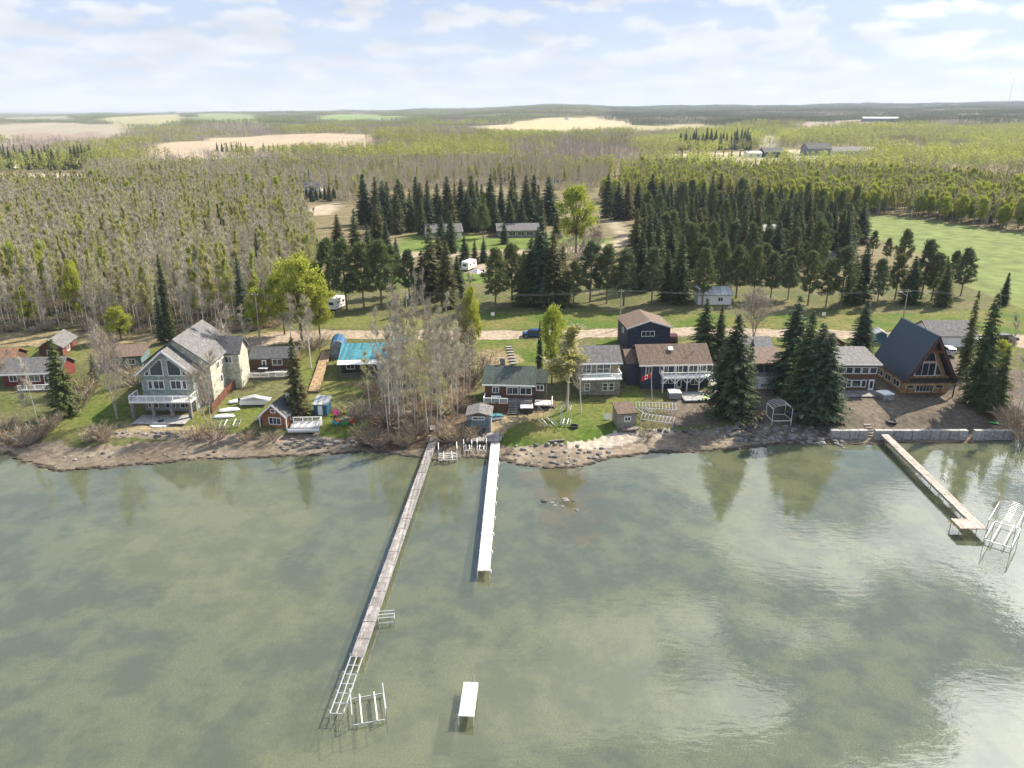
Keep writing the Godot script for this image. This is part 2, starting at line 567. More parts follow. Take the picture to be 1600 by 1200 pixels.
func make_ground() -> void:
	for f in field_px():
		var poly := world_poly(f[0])
		var box := Rect2(poly[0], Vector2.ZERO)
		for p in poly: box = box.expand(p)
		fields.append([poly, f[1], box])
	var xs := PackedFloat32Array()
	for i in 261: xs.append(-GX + i)
	var zs := PackedFloat32Array()
	for j in 183: zs.append(GZ0 + j)
	var gm := StandardMaterial3D.new()
	gm.albedo_texture = near_texture()
	gm.roughness = 0.95
	gm.metallic_specular = 0.2
	gm.texture_repeat = true
	gm.detail_enabled = true
	gm.detail_blend_mode = BaseMaterial3D.BLEND_MODE_MUL
	gm.detail_uv_layer = BaseMaterial3D.DETAIL_UV_2
	gm.detail_albedo = noise_tex(0.6, 1.0, 0.06, 256, 4, 31)
	gm.uv2_triplanar = true
	gm.uv2_world_triplanar = true
	gm.uv2_scale = Vector3.ONE / 3.7
	setting("ground", sheet(xs, zs, far_tint, false), gm)
	var fx := PackedFloat32Array()
	var half := []
	var x := GX
	var st := 5.0
	while x < 9000.0:
		half.append(x)
		if x > 420.0: st = minf(st * 1.06, 260.0) if x > 1300.0 else 12.0
		x += st
	for i in half.size(): fx.append(-half[half.size() - 1 - i])
	for i in range(1, 52): fx.append(-GX + i * 5.0)
	for h in half: fx.append(h)
	var fz := PackedFloat32Array()
	var z := GZ0
	st = 3.0
	var back := []
	while z > -9500.0:
		back.append(z)
		st *= 1.022
		z -= st
	for i in back.size(): fz.append(back[back.size() - 1 - i])
	z = GZ0 + 7.0
	while z < 500.0:
		fz.append(z)
		z += 7.0 if z < -40.0 else 60.0
	M.far = mat(Color.WHITE, 0.95, noise_tex(0.75, 1.0, 0.03, 256, 5, 14), 60.0)
	M.far.vertex_color_use_as_albedo = true
	M.far.metallic_specular = 0.2
	setting("terrain", sheet(fx, fz, far_tint, true), M.far)
	# the lake
	var wb := MB.new()
	wb.quad(Vector3(-3000, 0, 3000), Vector3(3000, 0, 3000), Vector3(3000, 0, -128), Vector3(-3000, 0, -128))
	var wm := StandardMaterial3D.new()
	wm.albedo_color = L(0.125, 0.142, 0.09, 0.48)
	wm.transparency = BaseMaterial3D.TRANSPARENCY_ALPHA
	wm.roughness = 0.03
	wm.metallic_specular = 0.7
	wm.normal_enabled = true
	wm.normal_scale = 0.035
	var rip := FastNoiseLite.new()
	rip.seed = 17
	rip.frequency = 0.012
	rip.fractal_octaves = 5
	rip.fractal_gain = 0.55
	var ri := rip.get_seamless_image(512, 512)
	ri.bump_map_to_normal_map(9.0)
	wm.normal_texture = ImageTexture.create_from_image(ri)
	wm.uv1_triplanar = true
	wm.uv1_world_triplanar = true
	wm.uv1_scale = Vector3(1.0 / 20.0, 1.0 / 20.0, 1.0 / 7.0)
	setting("lake_water", wb, wm)

# ---- trees --------------------------------------------------------------------------------
var kinds := {}      # kind -> [[trunk mesh, crown mesh], ...], all 10 m tall
var kind_mats := {}  # kind -> [trunk material, [crown materials]]
var many := {}       # kind -> variant -> [transforms], the trees past the nearest few hundred

func unit(r: RandomNumberGenerator) -> Vector3:
	var y := r.randf_range(-1.0, 1.0)
	var a := r.randf() * TAU
	var s := sqrt(1.0 - y * y)
	return Vector3(cos(a) * s, y, sin(a) * s)

func spruce_mesh(sd: int, wide: float, gaps: float) -> Array:
	var r := RandomNumberGenerator.new()
	r.seed = sd
	var t := MB.new()
	t.tube(Vector3(0, -0.3, 0), Vector3(0, 4, 0), 0.16, 0.11, 6)
	t.tube(Vector3(0, 4, 0), Vector3(0, 9.8, 0), 0.11, 0.01, 5)
	var c := MB.new()
	c.colored = true
	var h := 0.7
	while h < 9.9:
		var f := 1.0 - h / 10.0
		var reach := wide * (pow(f, 0.8) * (0.82 if f > 0.85 else 1.0)) + 0.06
		var count := int(6.0 + 6.0 * f)
		var off := r.randf() * TAU
		for k in count:
			if r.randf() < gaps: continue
			var a := off + TAU * k / count + r.randf_range(-0.25, 0.25)
			var ln := reach * r.randf_range(0.72, 1.12)
			var out := Vector3(cos(a), 0, sin(a))
			var side := Vector3(-sin(a), 0, cos(a))
			var droop := r.randf_range(0.12, 0.38) + 0.12 * f
			var y0 := h + r.randf_range(-0.12, 0.12)
			var steps := int(clampf(ln / 0.17, 2.0, 9.0))
			for s in steps:
				var q := (s + 0.6) / steps
				var p := out * ln * q + Vector3(0, y0 - droop * ln * q + 0.10 * ln * q * q, 0)
				var g := r.randf_range(0.62, 1.3)
				c.col = Color(g, g * r.randf_range(0.94, 1.05), g * r.randf_range(0.85, 1.05))
				var w := 0.20 + 0.20 * (1.0 - q) * ln
				for m in 2:
					var sg := 1.0 if m == 0 else -1.0
					var d := (out * r.randf_range(0.3, 0.9) + side * sg * r.randf_range(0.4, 1.0) + Vector3(0, r.randf_range(-0.65, 0.05), 0)).normalized()
					c.leaf(p, d, (Vector3.UP * 0.7 + unit(r) * 0.6).cross(d).normalized(), w * r.randf_range(1.0, 1.7), w * 0.75)
				c.leaf(p, (out * 0.6 + Vector3(0, -0.55, 0) + unit(r) * 0.4).normalized(), side, w * 1.5, w * 0.7)
		h += 0.20 + 0.14 * f
	for k in 8:
		var a := r.randf() * TAU
		c.leaf(Vector3(0, 9.6, 0), Vector3(cos(a) * 0.25, 0.9, sin(a) * 0.25).normalized(), Vector3(-sin(a), 0, cos(a)), 0.55, 0.13)
	return [t.mesh(), c.mesh()]

func pine_mesh(sd: int) -> Array:
	var r := RandomNumberGenerator.new()
	r.seed = sd
	var t := MB.new()
	var lean := Vector3(r.randf_range(-0.2, 0.2), 0, r.randf_range(-0.2, 0.2))
	t.tube(Vector3(0, -0.3, 0), Vector3(0, 5, 0) + lean * 0.5, 0.15, 0.10, 6)
	t.tube(Vector3(0, 5, 0) + lean * 0.5, Vector3(0, 9.5, 0) + lean, 0.10, 0.02, 5)
	var c := MB.new()
	c.colored = true
	for k in 54:
		var f := (k + r.randf()) / 54.0
		var h := 2.5 + 7.2 * f
		var a := k * 2.4 + r.randf_range(-0.4, 0.65)
		var ln := (1.9 * pow(sin(PI * (0.22 + 0.75 * pow(f, 0.72))), 0.9) + 0.12) * r.randf_range(0.7, 1.15)
		var out := Vector3(cos(a), r.randf_range(0.0, 0.45), sin(a))
		var base := Vector3(0, h, 0) + lean * (h / 10.0)
		t.tube(base, base + out * ln * 0.9, 0.03, 0.012, 3)
		for s in 7:
			var p := base + out * ln * (0.35 + 0.65 * r.randf()) + unit(r) * 0.26
			var g := r.randf_range(0.65, 1.3)
			c.col = Color(g, g * r.randf_range(0.95, 1.05), g * 0.95)
			for m in 14:
				var d := (unit(r) + out * 0.5 + Vector3(0, 0.35, 0)).normalized()
				c.leaf(p + unit(r) * 0.2, d, d.cross(unit(r)).normalized(), r.randf_range(0.3, 0.6), 0.14)
	return [t.mesh(), c.mesh()]

func grow(t: MB, tips: Array, r: RandomNumberGenerator, p: Vector3, d: Vector3, ln: float, rad: float, depth: int, up: float) -> void:
	var q := p
	var dir := d
	var segs := 3 if depth > 0 else 2
	var sides := 5 if rad > 0.05 else 3
	for s in segs:
		var nd := (dir + unit(r) * 0.16 + Vector3(0, up * 0.12, 0)).normalized()
		var e := q + nd * ln / segs
		var ra := rad * (1.0 - 0.28 * s)
		t.tube(q, e, ra, ra * 0.72, sides)
		if depth > 0 and (s > 0 or depth < 2):
			for k in (3 if depth == 1 else 2):
				var away := (unit(r) * Vector3(1, 0.35, 1)).normalized()
				grow(t, tips, r, q.lerp(e, r.randf()), (nd * 0.75 + away * 0.75 + Vector3(0, up * 0.35, 0)).normalized(), ln * r.randf_range(0.42, 0.62), ra * 0.5, depth - 1, up)
		q = e
		dir = nd
	tips.append([q, dir, ln])

func aspen_mesh(sd: int, leafy: float, spread: float, clear: float, stems := 1) -> Array:    # trunk with limbs; twigs and young leaves are the crown
	var r := RandomNumberGenerator.new()
	r.seed = sd
	var t := MB.new()
	var c := MB.new()
	c.colored = true
	var tips := []
	for st in stems:
		var p := Vector3.ZERO if stems == 1 else Vector3(r.randf_range(-0.3, 0.3), 0, r.randf_range(-0.3, 0.3))
		p.y = -0.3
		var dir := (Vector3.UP + unit(r) * (0.06 if stems == 1 else 0.28)).normalized()
		var segs := 8
		var tall := 10.0 * (1.0 if st == 0 else r.randf_range(0.7, 0.95))
		for s in segs:
			var f := float(s) / segs
			var e := p + dir * tall / segs
			t.tube(p, e, 0.105 * (1.0 - f * 0.92), 0.105 * (1.0 - (f + 1.0 / segs) * 0.92), 5)
			if f >= clear:
				for k in 3:
					var a := r.randf() * TAU
					var ln := spread * (1.15 - f) * r.randf_range(0.6, 1.2)
					grow(t, tips, r, p.lerp(e, r.randf()), Vector3(cos(a), r.randf_range(0.5, 1.2), sin(a)).normalized(), ln, 0.032 * (1.2 - f), 1, 0.5)
			p = e
			dir = (dir + unit(r) * 0.07 + Vector3(0, 0.06, 0)).normalized()
		tips.append([p, Vector3.UP, 0.8])
	for tip in tips:
		var q: Vector3 = tip[0]
		var d: Vector3 = tip[1]
		for k in 8:
			var td := (d + unit(r) * 0.85 + Vector3(0, 0.25, 0)).normalized()
			var o := q - d * r.randf() * 0.45
			var g := r.randf_range(0.7, 1.2)
			c.col = Color(g, g, g)
			var sd2 := td.cross(unit(r)).normalized()
			c.leaf(o, td, sd2, r.randf_range(0.35, 1.0), 0.036)
	var wood := c
	var lv := MB.new()
	lv.colored = true
	if leafy > 0.0:
		for tip in tips:
			for k in int(leafy * 22.0 + r.randf()):
				var p: Vector3 = tip[0] - tip[1] * r.randf() * 0.5 + unit(r) * r.randf() * 0.42
				var d := unit(r)
				var g := r.randf_range(0.7, 1.25)
				lv.col = Color(g * r.randf_range(0.9, 1.08), g, g * 0.9)
				lv.leaf(p, d, d.cross(unit(r)).normalized(), r.randf_range(0.16, 0.3), 0.2)
	return [t.mesh(), wood.mesh(), lv.mesh() if lv.v.size() else null]

func willow_mesh(sd: int) -> Array:      # a full, rounded crown in young leaf, in uneven clumps
	var r := RandomNumberGenerator.new()
	r.seed = sd
	var t := MB.new()
	var c := MB.new()
	c.colored = true
	t.tube(Vector3(0, -0.3, 0), Vector3(0.1, 3, 0), 0.2, 0.15, 6)
	for k in 46:
		var a := r.randf() * TAU
		var h := r.randf_range(2.6, 9.3)
		var rad := 3.3 * sin(PI * clampf((h - 1.6) / 8.6, 0.06, 1.0)) * r.randf_range(0.35, 1.0)
		var p := Vector3(cos(a) * rad, h, sin(a) * rad)
		t.tube(Vector3(0.1, 2.2 + h * 0.12, 0), p, 0.06, 0.02, 3)
		var size := r.randf_range(0.7, 1.3)
		var tone := r.randf_range(0.8, 1.15)
		for m in 150:
			var q := p + unit(r) * size * pow(r.randf(), 0.65) * Vector3(1, 0.8, 1)
			var d := unit(r)
			var g := tone * r.randf_range(0.75, 1.2)
			c.col = Color(g, g, g * 0.9)
			c.leaf(q, d, d.cross(unit(r)).normalized(), r.randf_range(0.2, 0.36), 0.24)
	return [t.mesh(), c.mesh()]

func shrub_mesh(sd: int) -> Array:       # many thin stems from one foot; 10 "m" tall so that it scales like the trees
	var r := RandomNumberGenerator.new()
	r.seed = sd
	var t := MB.new()
	var c := MB.new()
	c.colored = true
	for k in 46:
		var a := r.randf() * TAU
		var d := Vector3(cos(a) * r.randf(), r.randf_range(0.6, 1.2), sin(a) * r.randf()).normalized()
		var p := Vector3(cos(a), 0, sin(a)) * r.randf() * 2.2 + Vector3(0, -0.4, 0)
		var ln := r.randf_range(5.5, 10.0)
		t.tube(p, p + d * ln * 0.6, 0.10, 0.06, 3)
		for m in 16:
			var f := r.randf_range(0.35, 1.0)
			var td := (d + unit(r) * 0.7).normalized()
			var g := r.randf_range(0.7, 1.3)
			c.col = Color(g, g, g)
			c.leaf(p + d * ln * f * 0.85, td, td.cross(unit(r)).normalized(), r.randf_range(1.4, 3.2), 0.14)
	return [t.mesh(), c.mesh()]

func leaf_mat(c: Color, back := 0.0) -> StandardMaterial3D:
	var m := mat(c, 0.8)
	m.vertex_color_use_as_albedo = true
	m.metallic_specular = 0.25
	m.cull_mode = BaseMaterial3D.CULL_DISABLED
	if back > 0.0:
		m.backlight_enabled = true
		m.backlight = Color(back, back, back)
	return m

func make_kinds() -> void:
	var bark := mat(L(0.12, 0.09, 0.07), 0.9)
	var pale := mat(L(0.50, 0.47, 0.42), 0.85)
	var grey := mat(L(0.36, 0.33, 0.28), 0.9)
	var white := mat(L(0.55, 0.53, 0.48), 0.85)
	kinds.spruce = []
	for k in 8: kinds.spruce.append(spruce_mesh(100 + k, [2.5, 3.0, 2.1, 2.8, 2.4, 2.7, 2.0, 3.1][k], [0.1, 0.16, 0.08, 0.3, 0.14, 0.22, 0.34, 0.12][k]))
	kind_mats.spruce = [bark, [leaf_mat(L(0.095, 0.135, 0.06), 0.65), leaf_mat(L(0.125, 0.155, 0.06), 0.65), leaf_mat(L(0.085, 0.125, 0.075), 0.65), leaf_mat(L(0.14, 0.14, 0.065), 0.65), leaf_mat(L(0.075, 0.105, 0.055), 0.65)]]
	kinds.pine = []
	for k in 4: kinds.pine.append(pine_mesh(140 + k))
	kind_mats.pine = [mat(L(0.17, 0.12, 0.09), 0.9), [leaf_mat(L(0.145, 0.185, 0.075), 0.65), leaf_mat(L(0.165, 0.19, 0.08), 0.65), leaf_mat(L(0.13, 0.17, 0.085), 0.65)]]
	kinds.aspen = []
	for k in 6: kinds.aspen.append(aspen_mesh(160 + k, 0.0, [1.7, 2.2, 1.5, 1.9, 2.1, 1.7][k], [0.3, 0.25, 0.45, 0.3, 0.2, 0.38][k]))
	kind_mats.aspen = [pale, [leaf_mat(L(0.52, 0.48, 0.39)), leaf_mat(L(0.44, 0.405, 0.33)), leaf_mat(L(0.53, 0.49, 0.36)), leaf_mat(L(0.48, 0.47, 0.24))]]
	kinds.budding = []
	for k in 5: kinds.budding.append(aspen_mesh(180 + k, [0.45, 0.7, 1.0, 0.6, 0.85][k], [1.8, 2.2, 2.0, 1.7, 2.1][k], [0.35, 0.3, 0.3, 0.4, 0.25][k]))
	kind_mats.budding = [grey, [leaf_mat(L(0.42, 0.42, 0.09), 0.95), leaf_mat(L(0.38, 0.42, 0.08), 0.95), leaf_mat(L(0.44, 0.42, 0.15), 0.95)]]
	kinds.willow = []
	for k in 2: kinds.willow.append(willow_mesh(200 + k))
	kind_mats.willow = [bark, [leaf_mat(L(0.38, 0.41, 0.07), 0.9), leaf_mat(L(0.35, 0.40, 0.065), 0.9)]]
	kinds.broad = []
	for k in 3: kinds.broad.append(aspen_mesh(220 + k, 0.0, [4.2, 3.6, 4.6][k], 0.22, [3, 2, 4][k]))
	kind_mats.broad = [mat(L(0.32, 0.28, 0.25), 0.9), [leaf_mat(L(0.36, 0.31, 0.26)), leaf_mat(L(0.42, 0.36, 0.27))]]
	kinds.poplar = [aspen_mesh(240, 0.0, 2.6, 0.25), aspen_mesh(241, 0.0, 2.2, 0.3)]
	kind_mats.poplar = [white, [leaf_mat(L(0.37, 0.335, 0.265))]]
	kinds.shrub = []
	for k in 3: kinds.shrub.append(shrub_mesh(250 + k))
	kind_mats.shrub = [mat(L(0.28, 0.22, 0.19), 0.9), [leaf_mat(L(0.30, 0.245, 0.18)), leaf_mat(L(0.38, 0.31, 0.20)), leaf_mat(L(0.34, 0.30, 0.23))]]

# [name, label, category, group]
func tree(kind: String, p: Vector3, tall: float, wide: float, words: Array, r: RandomNumberGenerator, tone := -1) -> Node3D:
	var o := thing(words[0], words[1], words[2], p, r.randf() * TAU, words[3] if words.size() > 3 else "")
	var v: Array = kinds[kind][r.randi() % kinds[kind].size()]
	var ms: Array = kind_mats[kind]
	o.scale = Vector3(wide, tall, wide) / 10.0
	obj("trunk" if kind != "shrub" else "stems", v[0], ms[0], o)
	var cm: Material = ms[1][r.randi() % ms[1].size() if tone < 0 else tone]
	if kind == "budding":
		obj("twigs", v[1], kind_mats.aspen[1][0], o)
		obj("crown", v[2], cm, o)
	else: obj("crown" if kind != "shrub" else "twigs", v[1], cm, o)
	return o

func mass(kind: String, p: Vector3, tall: float, wide: float, r: RandomNumberGenerator) -> void:
	var i := r.randi() % int(kinds[kind].size())
	var tone := r.randi() % int(kind_mats[kind][1].size())
	var key := [kind, i, tone]
	if not many.has(key): many[key] = []
	many[key].append(Transform3D(Basis(Vector3.UP, r.randf() * TAU).scaled(Vector3(wide, tall, wide) / 10.0), p))

func flush_mass(words: Dictionary) -> void:
	for key in many:
		var v: Array = kinds[key[0]][key[1]]
		var ms: Array = kind_mats[key[0]]
		var m := ArrayMesh.new()
		var mats := [ms[0], ms[1][key[2]]]
		if key[0] == "shrub": mats = [ms[0], ms[1][key[2]]]
		if key[0] == "budding": mats = [ms[0], kind_mats.aspen[1][0], ms[1][key[2]]]
		for k in mats.size():
			m.add_surface_from_arrays(Mesh.PRIMITIVE_TRIANGLES, v[k].surface_get_arrays(0))
			m.surface_set_material(k, mats[k])
		scatter(numbered("woodland"), m, many[key], words[key[0]], "trees")
	many.clear()

func scatter(called: String, m: Mesh, where: Array, label: String, category: String, tints := []) -> MultiMeshInstance3D:
	var mm := MultiMesh.new()
	mm.transform_format = MultiMesh.TRANSFORM_3D
	mm.use_colors = tints.size() > 0
	mm.mesh = m
	mm.instance_count = where.size()
	for i in where.size():
		mm.set_instance_transform(i, where[i])
		if tints.size(): mm.set_instance_color(i, tints[i])
	var o := MultiMeshInstance3D.new()
	o.name = called
	o.multimesh = mm
	add_child(o)
	o.set_meta("kind", "stuff")
	o.set_meta("label", label)
	o.set_meta("category", category)
	return o

func spots(poly: PackedVector2Array, gap: float, r: RandomNumberGenerator) -> Array:   # jittered grid inside an outline on the ground
	var box := Rect2(poly[0], Vector2.ZERO)
	for p in poly: box = box.expand(p)
	var out := []
	var x := box.position.x
	while x < box.end.x:
		var z := box.position.y
		while z < box.end.y:
			var q := Vector2(x + r.randf() * gap, z + r.randf() * gap)
			if Geometry2D.is_point_in_polygon(q, poly): out.append(q)
			z += gap
		x += gap
	return out

func on_ground(q: Vector2) -> Vector3:
	return Vector3(q.x, ground(q.x, q.y), q.y)

func copse_mesh(sd: int, span: float, count: int, shape: String) -> MB:
	var r := RandomNumberGenerator.new()
	r.seed = sd
	var b := MB.new()
	b.colored = true
	for k in count:
		var o := Vector3(r.randf_range(-span, span) * 0.5, 0, r.randf_range(-span, span) * 0.5)
		var tall := r.randf_range(8.0, 14.0)
		var tone := r.randf_range(0.75, 1.2)
		b.col = Color(tone, tone, tone)
		b.tube(o - Vector3(0, 2, 0), o + Vector3(0, tall * 0.85, 0), 0.16, 0.04, 3)
		var n := 26 if shape == "leafy" else 22
		for m in n:
			var f := r.randf_range(0.35, 1.0) if shape != "fir" else r.randf_range(0.1, 1.0)
			var rad := (1.9 * sin(PI * clampf(f * 0.95 - 0.2, 0.08, 1.0)) if shape != "fir" else 2.1 * (1.02 - f))
			var a := r.randf() * TAU
			var p := o + Vector3(cos(a) * rad * sqrt(r.randf()), f * tall, sin(a) * rad * sqrt(r.randf()))
			var g := tone * r.randf_range(0.75, 1.2)
			b.col = Color(g, g, g)
			var d := unit(r)
			if shape == "bare":
				d = (d * 0.5 + Vector3(0, 1, 0)).normalized()
				b.leaf(p, d, d.cross(unit(r)).normalized(), r.randf_range(1.2, 2.4), 0.14)
			else: b.leaf(p, d, d.cross(unit(r)).normalized(), r.randf_range(0.7, 1.3), 0.9)
	return b

func make_far_woods() -> void:
	var r := RandomNumberGenerator.new()
	r.seed = 300
	var pick := FastNoiseLite.new()
	pick.seed = 6
	pick.frequency = 0.004
	pick.fractal_octaves = 3
	var sets := {}      # [size class, shape] -> [transforms, colours]
	for ring in [[560.0, 1700.0, 22.0, 0], [1700.0, 7200.0, 55.0, 1]]:
		var z: float = -ring[0]
		while z > -ring[1]:
			var half := -z * 0.78 + 60.0
			var x := -half
			while x < half:
				var q := Vector2(x + r.randf_range(-0.5, 0.5) * ring[2], z + r.randf_range(-0.5, 0.5) * ring[2])
				x += ring[2]
				if in_field(q): continue
				var u := q.x / -q.y
				var n := pick.get_noise_2d(q.x, q.y * 0.8) + 0.25 * pick.get_noise_2d(q.x * 5.0, q.y * 5.0)
				if -q.y < 1700.0 and n < -0.42: continue
				var shape := "bare" if n < 0.02 else "leafy"
				var c := Color(0.36, 0.31, 0.28) if shape == "bare" else Color(0.32, 0.33, 0.10)
				if n > 0.22: c = Color(0.36, 0.38, 0.10)
				if u > 0.15 and -q.y < 1500.0 and n > -0.28:
					shape = "leafy"
					c = Color(0.42, 0.45, 0.11) if n > 0.0 else Color(0.36, 0.38, 0.13)
				if -q.y > 1900.0:
					if u > 0.12 and n > -0.25:
						shape = "leafy"
						c = Color(0.10, 0.125, 0.055)
					elif n > 0.02: c = Color(0.22, 0.26, 0.08)
					else: c = Color(0.28, 0.25, 0.20)
				var key := [ring[3], shape]
				if not sets.has(key): sets[key] = [[], []]
				var g := r.randf_range(0.85, 1.15)
				sets[key][0].append(Transform3D(Basis(Vector3.UP, r.randf() * TAU).scaled(Vector3(1, r.randf_range(0.8, 1.2), 1)), on_ground(q)))
				sets[key][1].append(Color(c.r * g, c.g * g, c.b * g))
			z -= ring[2]
	for key in sets:
		var m := copse_mesh(400 + key[0], [26.0, 64.0][key[0]], [16, 60][key[0]], key[1]).mesh()
		m.surface_set_material(0, leaf_mat(Color.WHITE, 0.8 if key[1] == "leafy" else 0.0))
		scatter(numbered("far_woodland"), m, sets[key][0], "distant woods of bare and budding trees rolling to the horizon", "woods", sets[key][1])

func px_tree(kind: String, x: float, yb: float, yt: float, words: Array, r: RandomNumberGenerator, fat := 1.0, tone := -1) -> Node3D:
	var p := at(x, yb)
	var tall := rise(p, yt)
	return tree(kind, p, tall, tall * fat, words, r, tone)

func plant() -> void:
	var r := RandomNumberGenerator.new()
	r.seed = 500
	# --- conifers standing among the cottages, one by one
	for a in [
		[103, 648, 530, 1.05, "spruce in front of the red cottage"], [467, 652, 527, 0.95, "tall narrow spruce beside the cedar boathouse"],
		[1098, 560, 466, 1.25, "dark spruce behind the navy house, beside its driveway"], [1122, 560, 476, 0.9, "second dark spruce behind the navy house"],
		[1140, 648, 492, 1.2, "big spruce at the corner of the navy house"], [1165, 640, 530, 0.9, "thin greyish spruce beside the white pole"],
		[1232, 610, 463, 1.2, "tallest spruce in the clump by the rock bank"], [1252, 640, 486, 1.15, "spruce in the middle of the clump by the rock bank"],
		[1282, 658, 520, 1.3, "bushy spruce at the edge of the bare yard"], [1268, 652, 505, 1.2, "spruce leaning over the tiny pale shed"],
		[1344, 552, 469, 1.4, "broad spruce behind the brown two-storey house"], [1503, 590, 454, 0.62, "thin spruce with sparse boughs behind the A-frame"],
		[1524, 632, 458, 0.75, "tall sparse spruce beside the A-frame"], [1556, 640, 542, 1.2, "low bushy dark spruce above the kayaks"],
		[1540, 645, 575, 1.2, "small dark spruce between kayaks and A-frame"], [1567, 476, 426, 1.1, "lone spruce standing in the green field"],
		[150, 600, 552, 0.9, "small spruce behind the sloping lawn"], [255, 536, 445, 0.7, "slim spruce at the roadside wood behind the green house"],
		[270, 534, 462, 0.7, "second slim spruce at the roadside wood"], [843, 575, 500, 0.5, "narrow spruce stem behind the green-roofed cottage"]]:
		px_tree("spruce", a[0], a[1], a[2], ["spruce_tree", a[4], "tree"], r, a[3])
	# --- leafless and budding trees near the shore
	for a in [
		["broad", 328, 668, 552, 0.75, "spreading leafless tree on the bank below the green house", 1], ["broad", 182, 655, 500, 0.5, "tall leafless tree leaning by the sloping lawn", 0],
		["broad", 168, 600, 505, 0.6, "leafless tree with fine twigs behind the sloping lawn", 1], ["aspen", 62, 668, 560, 0.7, "thin bare tree on the shore by the red cottage", 0],
		["aspen", 48, 668, 588, 0.8, "short bare tree on the shore by the red cottage", 1], ["poplar", 362, 596, 468, 1.00, "pale slender poplar beside the red-brown fence", 0],
		["poplar", 385, 560, 480, 1.00, "pale poplar by the road behind the grey cabin", 0], ["poplar", 455, 548, 462, 1.25, "white-barked poplar behind the grey cabin", 0],
		["poplar", 486, 575, 465, 1.12, "white-barked poplar beside the plank ramp", 0], ["broad", 1176, 528, 452, 1.25, "round purplish leafless tree on the green verge", 0],
		["aspen", 1588, 660, 500, 0.7, "bare tree above the concrete wall's last block", 0], ["aspen", 1572, 600, 495, 0.7, "bare tree beyond the low dark spruce", 1],
		["aspen", 1598, 640, 520, 0.7, "leaning bare tree at the bank's end", 0], ["broad", 12, 600, 548, 0.8, "low leafless tree beside the orange roof", 0],
		["poplar", 908, 645, 560, 1.00, "small bare poplar on the lawn by the beige house", 0]]:
		px_tree(a[0], a[1], a[2], a[3], ["leafless_tree", a[5], "tree"], r, a[4], a[6] if a[0] != "poplar" else 0)
	for a in [
		["willow", 738, 570, 443, 0.4, "slim tree in yellow-green bud behind the cottage slope", 0], ["budding", 728, 575, 470, 0.75, "thin budding tree at the thicket's edge", 2],
		["willow", 862, 600, 476, 0.5, "leafing tree by the dirt patch beside the green-roofed cottage", 1], ["budding", 885, 641, 512, 1.90, "poplar in pale bud on the bright lawn", 2],
		["budding", 872, 575, 505, 1.60, "young leafing tree at the roadside by the blue car", 1], ["willow", 472, 532, 392, 0.9, "full yellow-green willow at the wood's edge", 0],
		["willow", 500, 530, 430, 0.75, "smaller yellow-green willow beside the big one", 0], ["willow", 445, 522, 420, 0.75, "yellow-green willow deeper in the wood", 1],
		["willow", 900, 395, 288, 0.94, "round yellowish tree in the middle of the spruces", 1], ["willow", 757, 345, 300, 1.12, "small golden tree among the spruces", 0],
		["willow", 190, 532, 478, 1.12, "low tan bush in bud by the road", 0], ["willow", 405, 525, 450, 0.75, "leafing tree behind the power pole", 1], ["willow", 1558, 590, 530, 1.00, "yellowish bush behind the low dark spruce", 0]]:
		px_tree(a[0], a[1], a[2], a[3], ["leafing_tree", a[5], "tree"], r, a[4], a[6])
	# --- thickets of dogwood and willow whips along the bank
	var bushes := [[572, 690, 655], [592, 697, 665], [632, 697, 668], [648, 680, 645], [600, 660, 625], [660, 650, 615], [702, 688, 650], [722, 690, 655], [712, 640, 600], [20, 690, 655], [42, 695, 660], [66, 680, 650], [8, 680, 640], [84, 668, 640], [140, 690, 665], [165, 688, 662], [152, 682, 655], [310, 685, 655], [335, 688, 660], [385, 690, 668], [425, 688, 668], [1598, 690, 640], [1580, 668, 620], [118, 640, 600], [130, 615, 580], [215, 600, 555], [745, 590, 545], [565, 655, 615], [585, 620, 580], [490, 545, 515], [1010, 684, 668], [795, 708, 698]]
	for a in bushes:
		px_tree("shrub", a[0], a[1], a[2], ["bare_shrub", bush_words(a[0], a[1]), "shrub", "leafless shrubs along the bank"], r, r.randf_range(1.0, 1.5), 0 if r.randf() < 0.6 else (1 if r.randf() < 0.5 else 2))
	# --- the bare thicket between the two middle lots
	for q in spots(world_poly([[590, 690], [655, 690], [730, 655], [738, 560], [640, 556], [600, 600], [572, 650]]), 3.1, r):
		var p := on_ground(q)
		tree("aspen" if r.randf() < 0.5 else "poplar", p, r.randf_range(9.0, 18.0), r.randf_range(9.0, 12.0), ["bare_aspen", "leafless grey aspen crowded in the thicket between two cottage lots", "tree", "leafless aspens of the thicket"], r)
	# --- pine row along the road and the spruces behind it
	var pines := [[517, 477, 372], [542, 484, 374], [569, 483, 379], [596, 480, 376], [614, 462, 384], [640, 470, 390], [774, 483, 388], [800, 470, 380], [896, 478, 407], [922, 472, 377], [948, 474, 382], [974, 478, 388], [1018, 476, 388], [1097, 477, 388], [1123, 466, 377], [1150, 466, 384], [1177, 469, 384], [1204, 468, 394], [1231, 468, 400], [1262, 477, 392], [1290, 480, 404], [1313, 480, 384], [1370, 478, 404], [1398, 468, 398], [1408, 425, 358], [1439, 466, 375], [1455, 470, 395], [1501, 462, 388], [1363, 398, 361], [1385, 410, 372], [755, 372, 319], [740, 365, 325], [1485, 450, 392]]
	pines.sort_custom(func(a, b): return a[0] < b[0])
	var count := 0
	for a in pines:
		var set_back: bool = a[1] < 455
		if not set_back: count += 1
		var words := "%s pine counted from the trailer along the row beyond the road" % nth(count) if not set_back else "pine set back behind the row beyond the road"
		px_tree("pine", a[0], a[1], a[2], ["pine_tree", words, "tree", "pines beyond the road"], r, r.randf_range(0.95, 1.2))
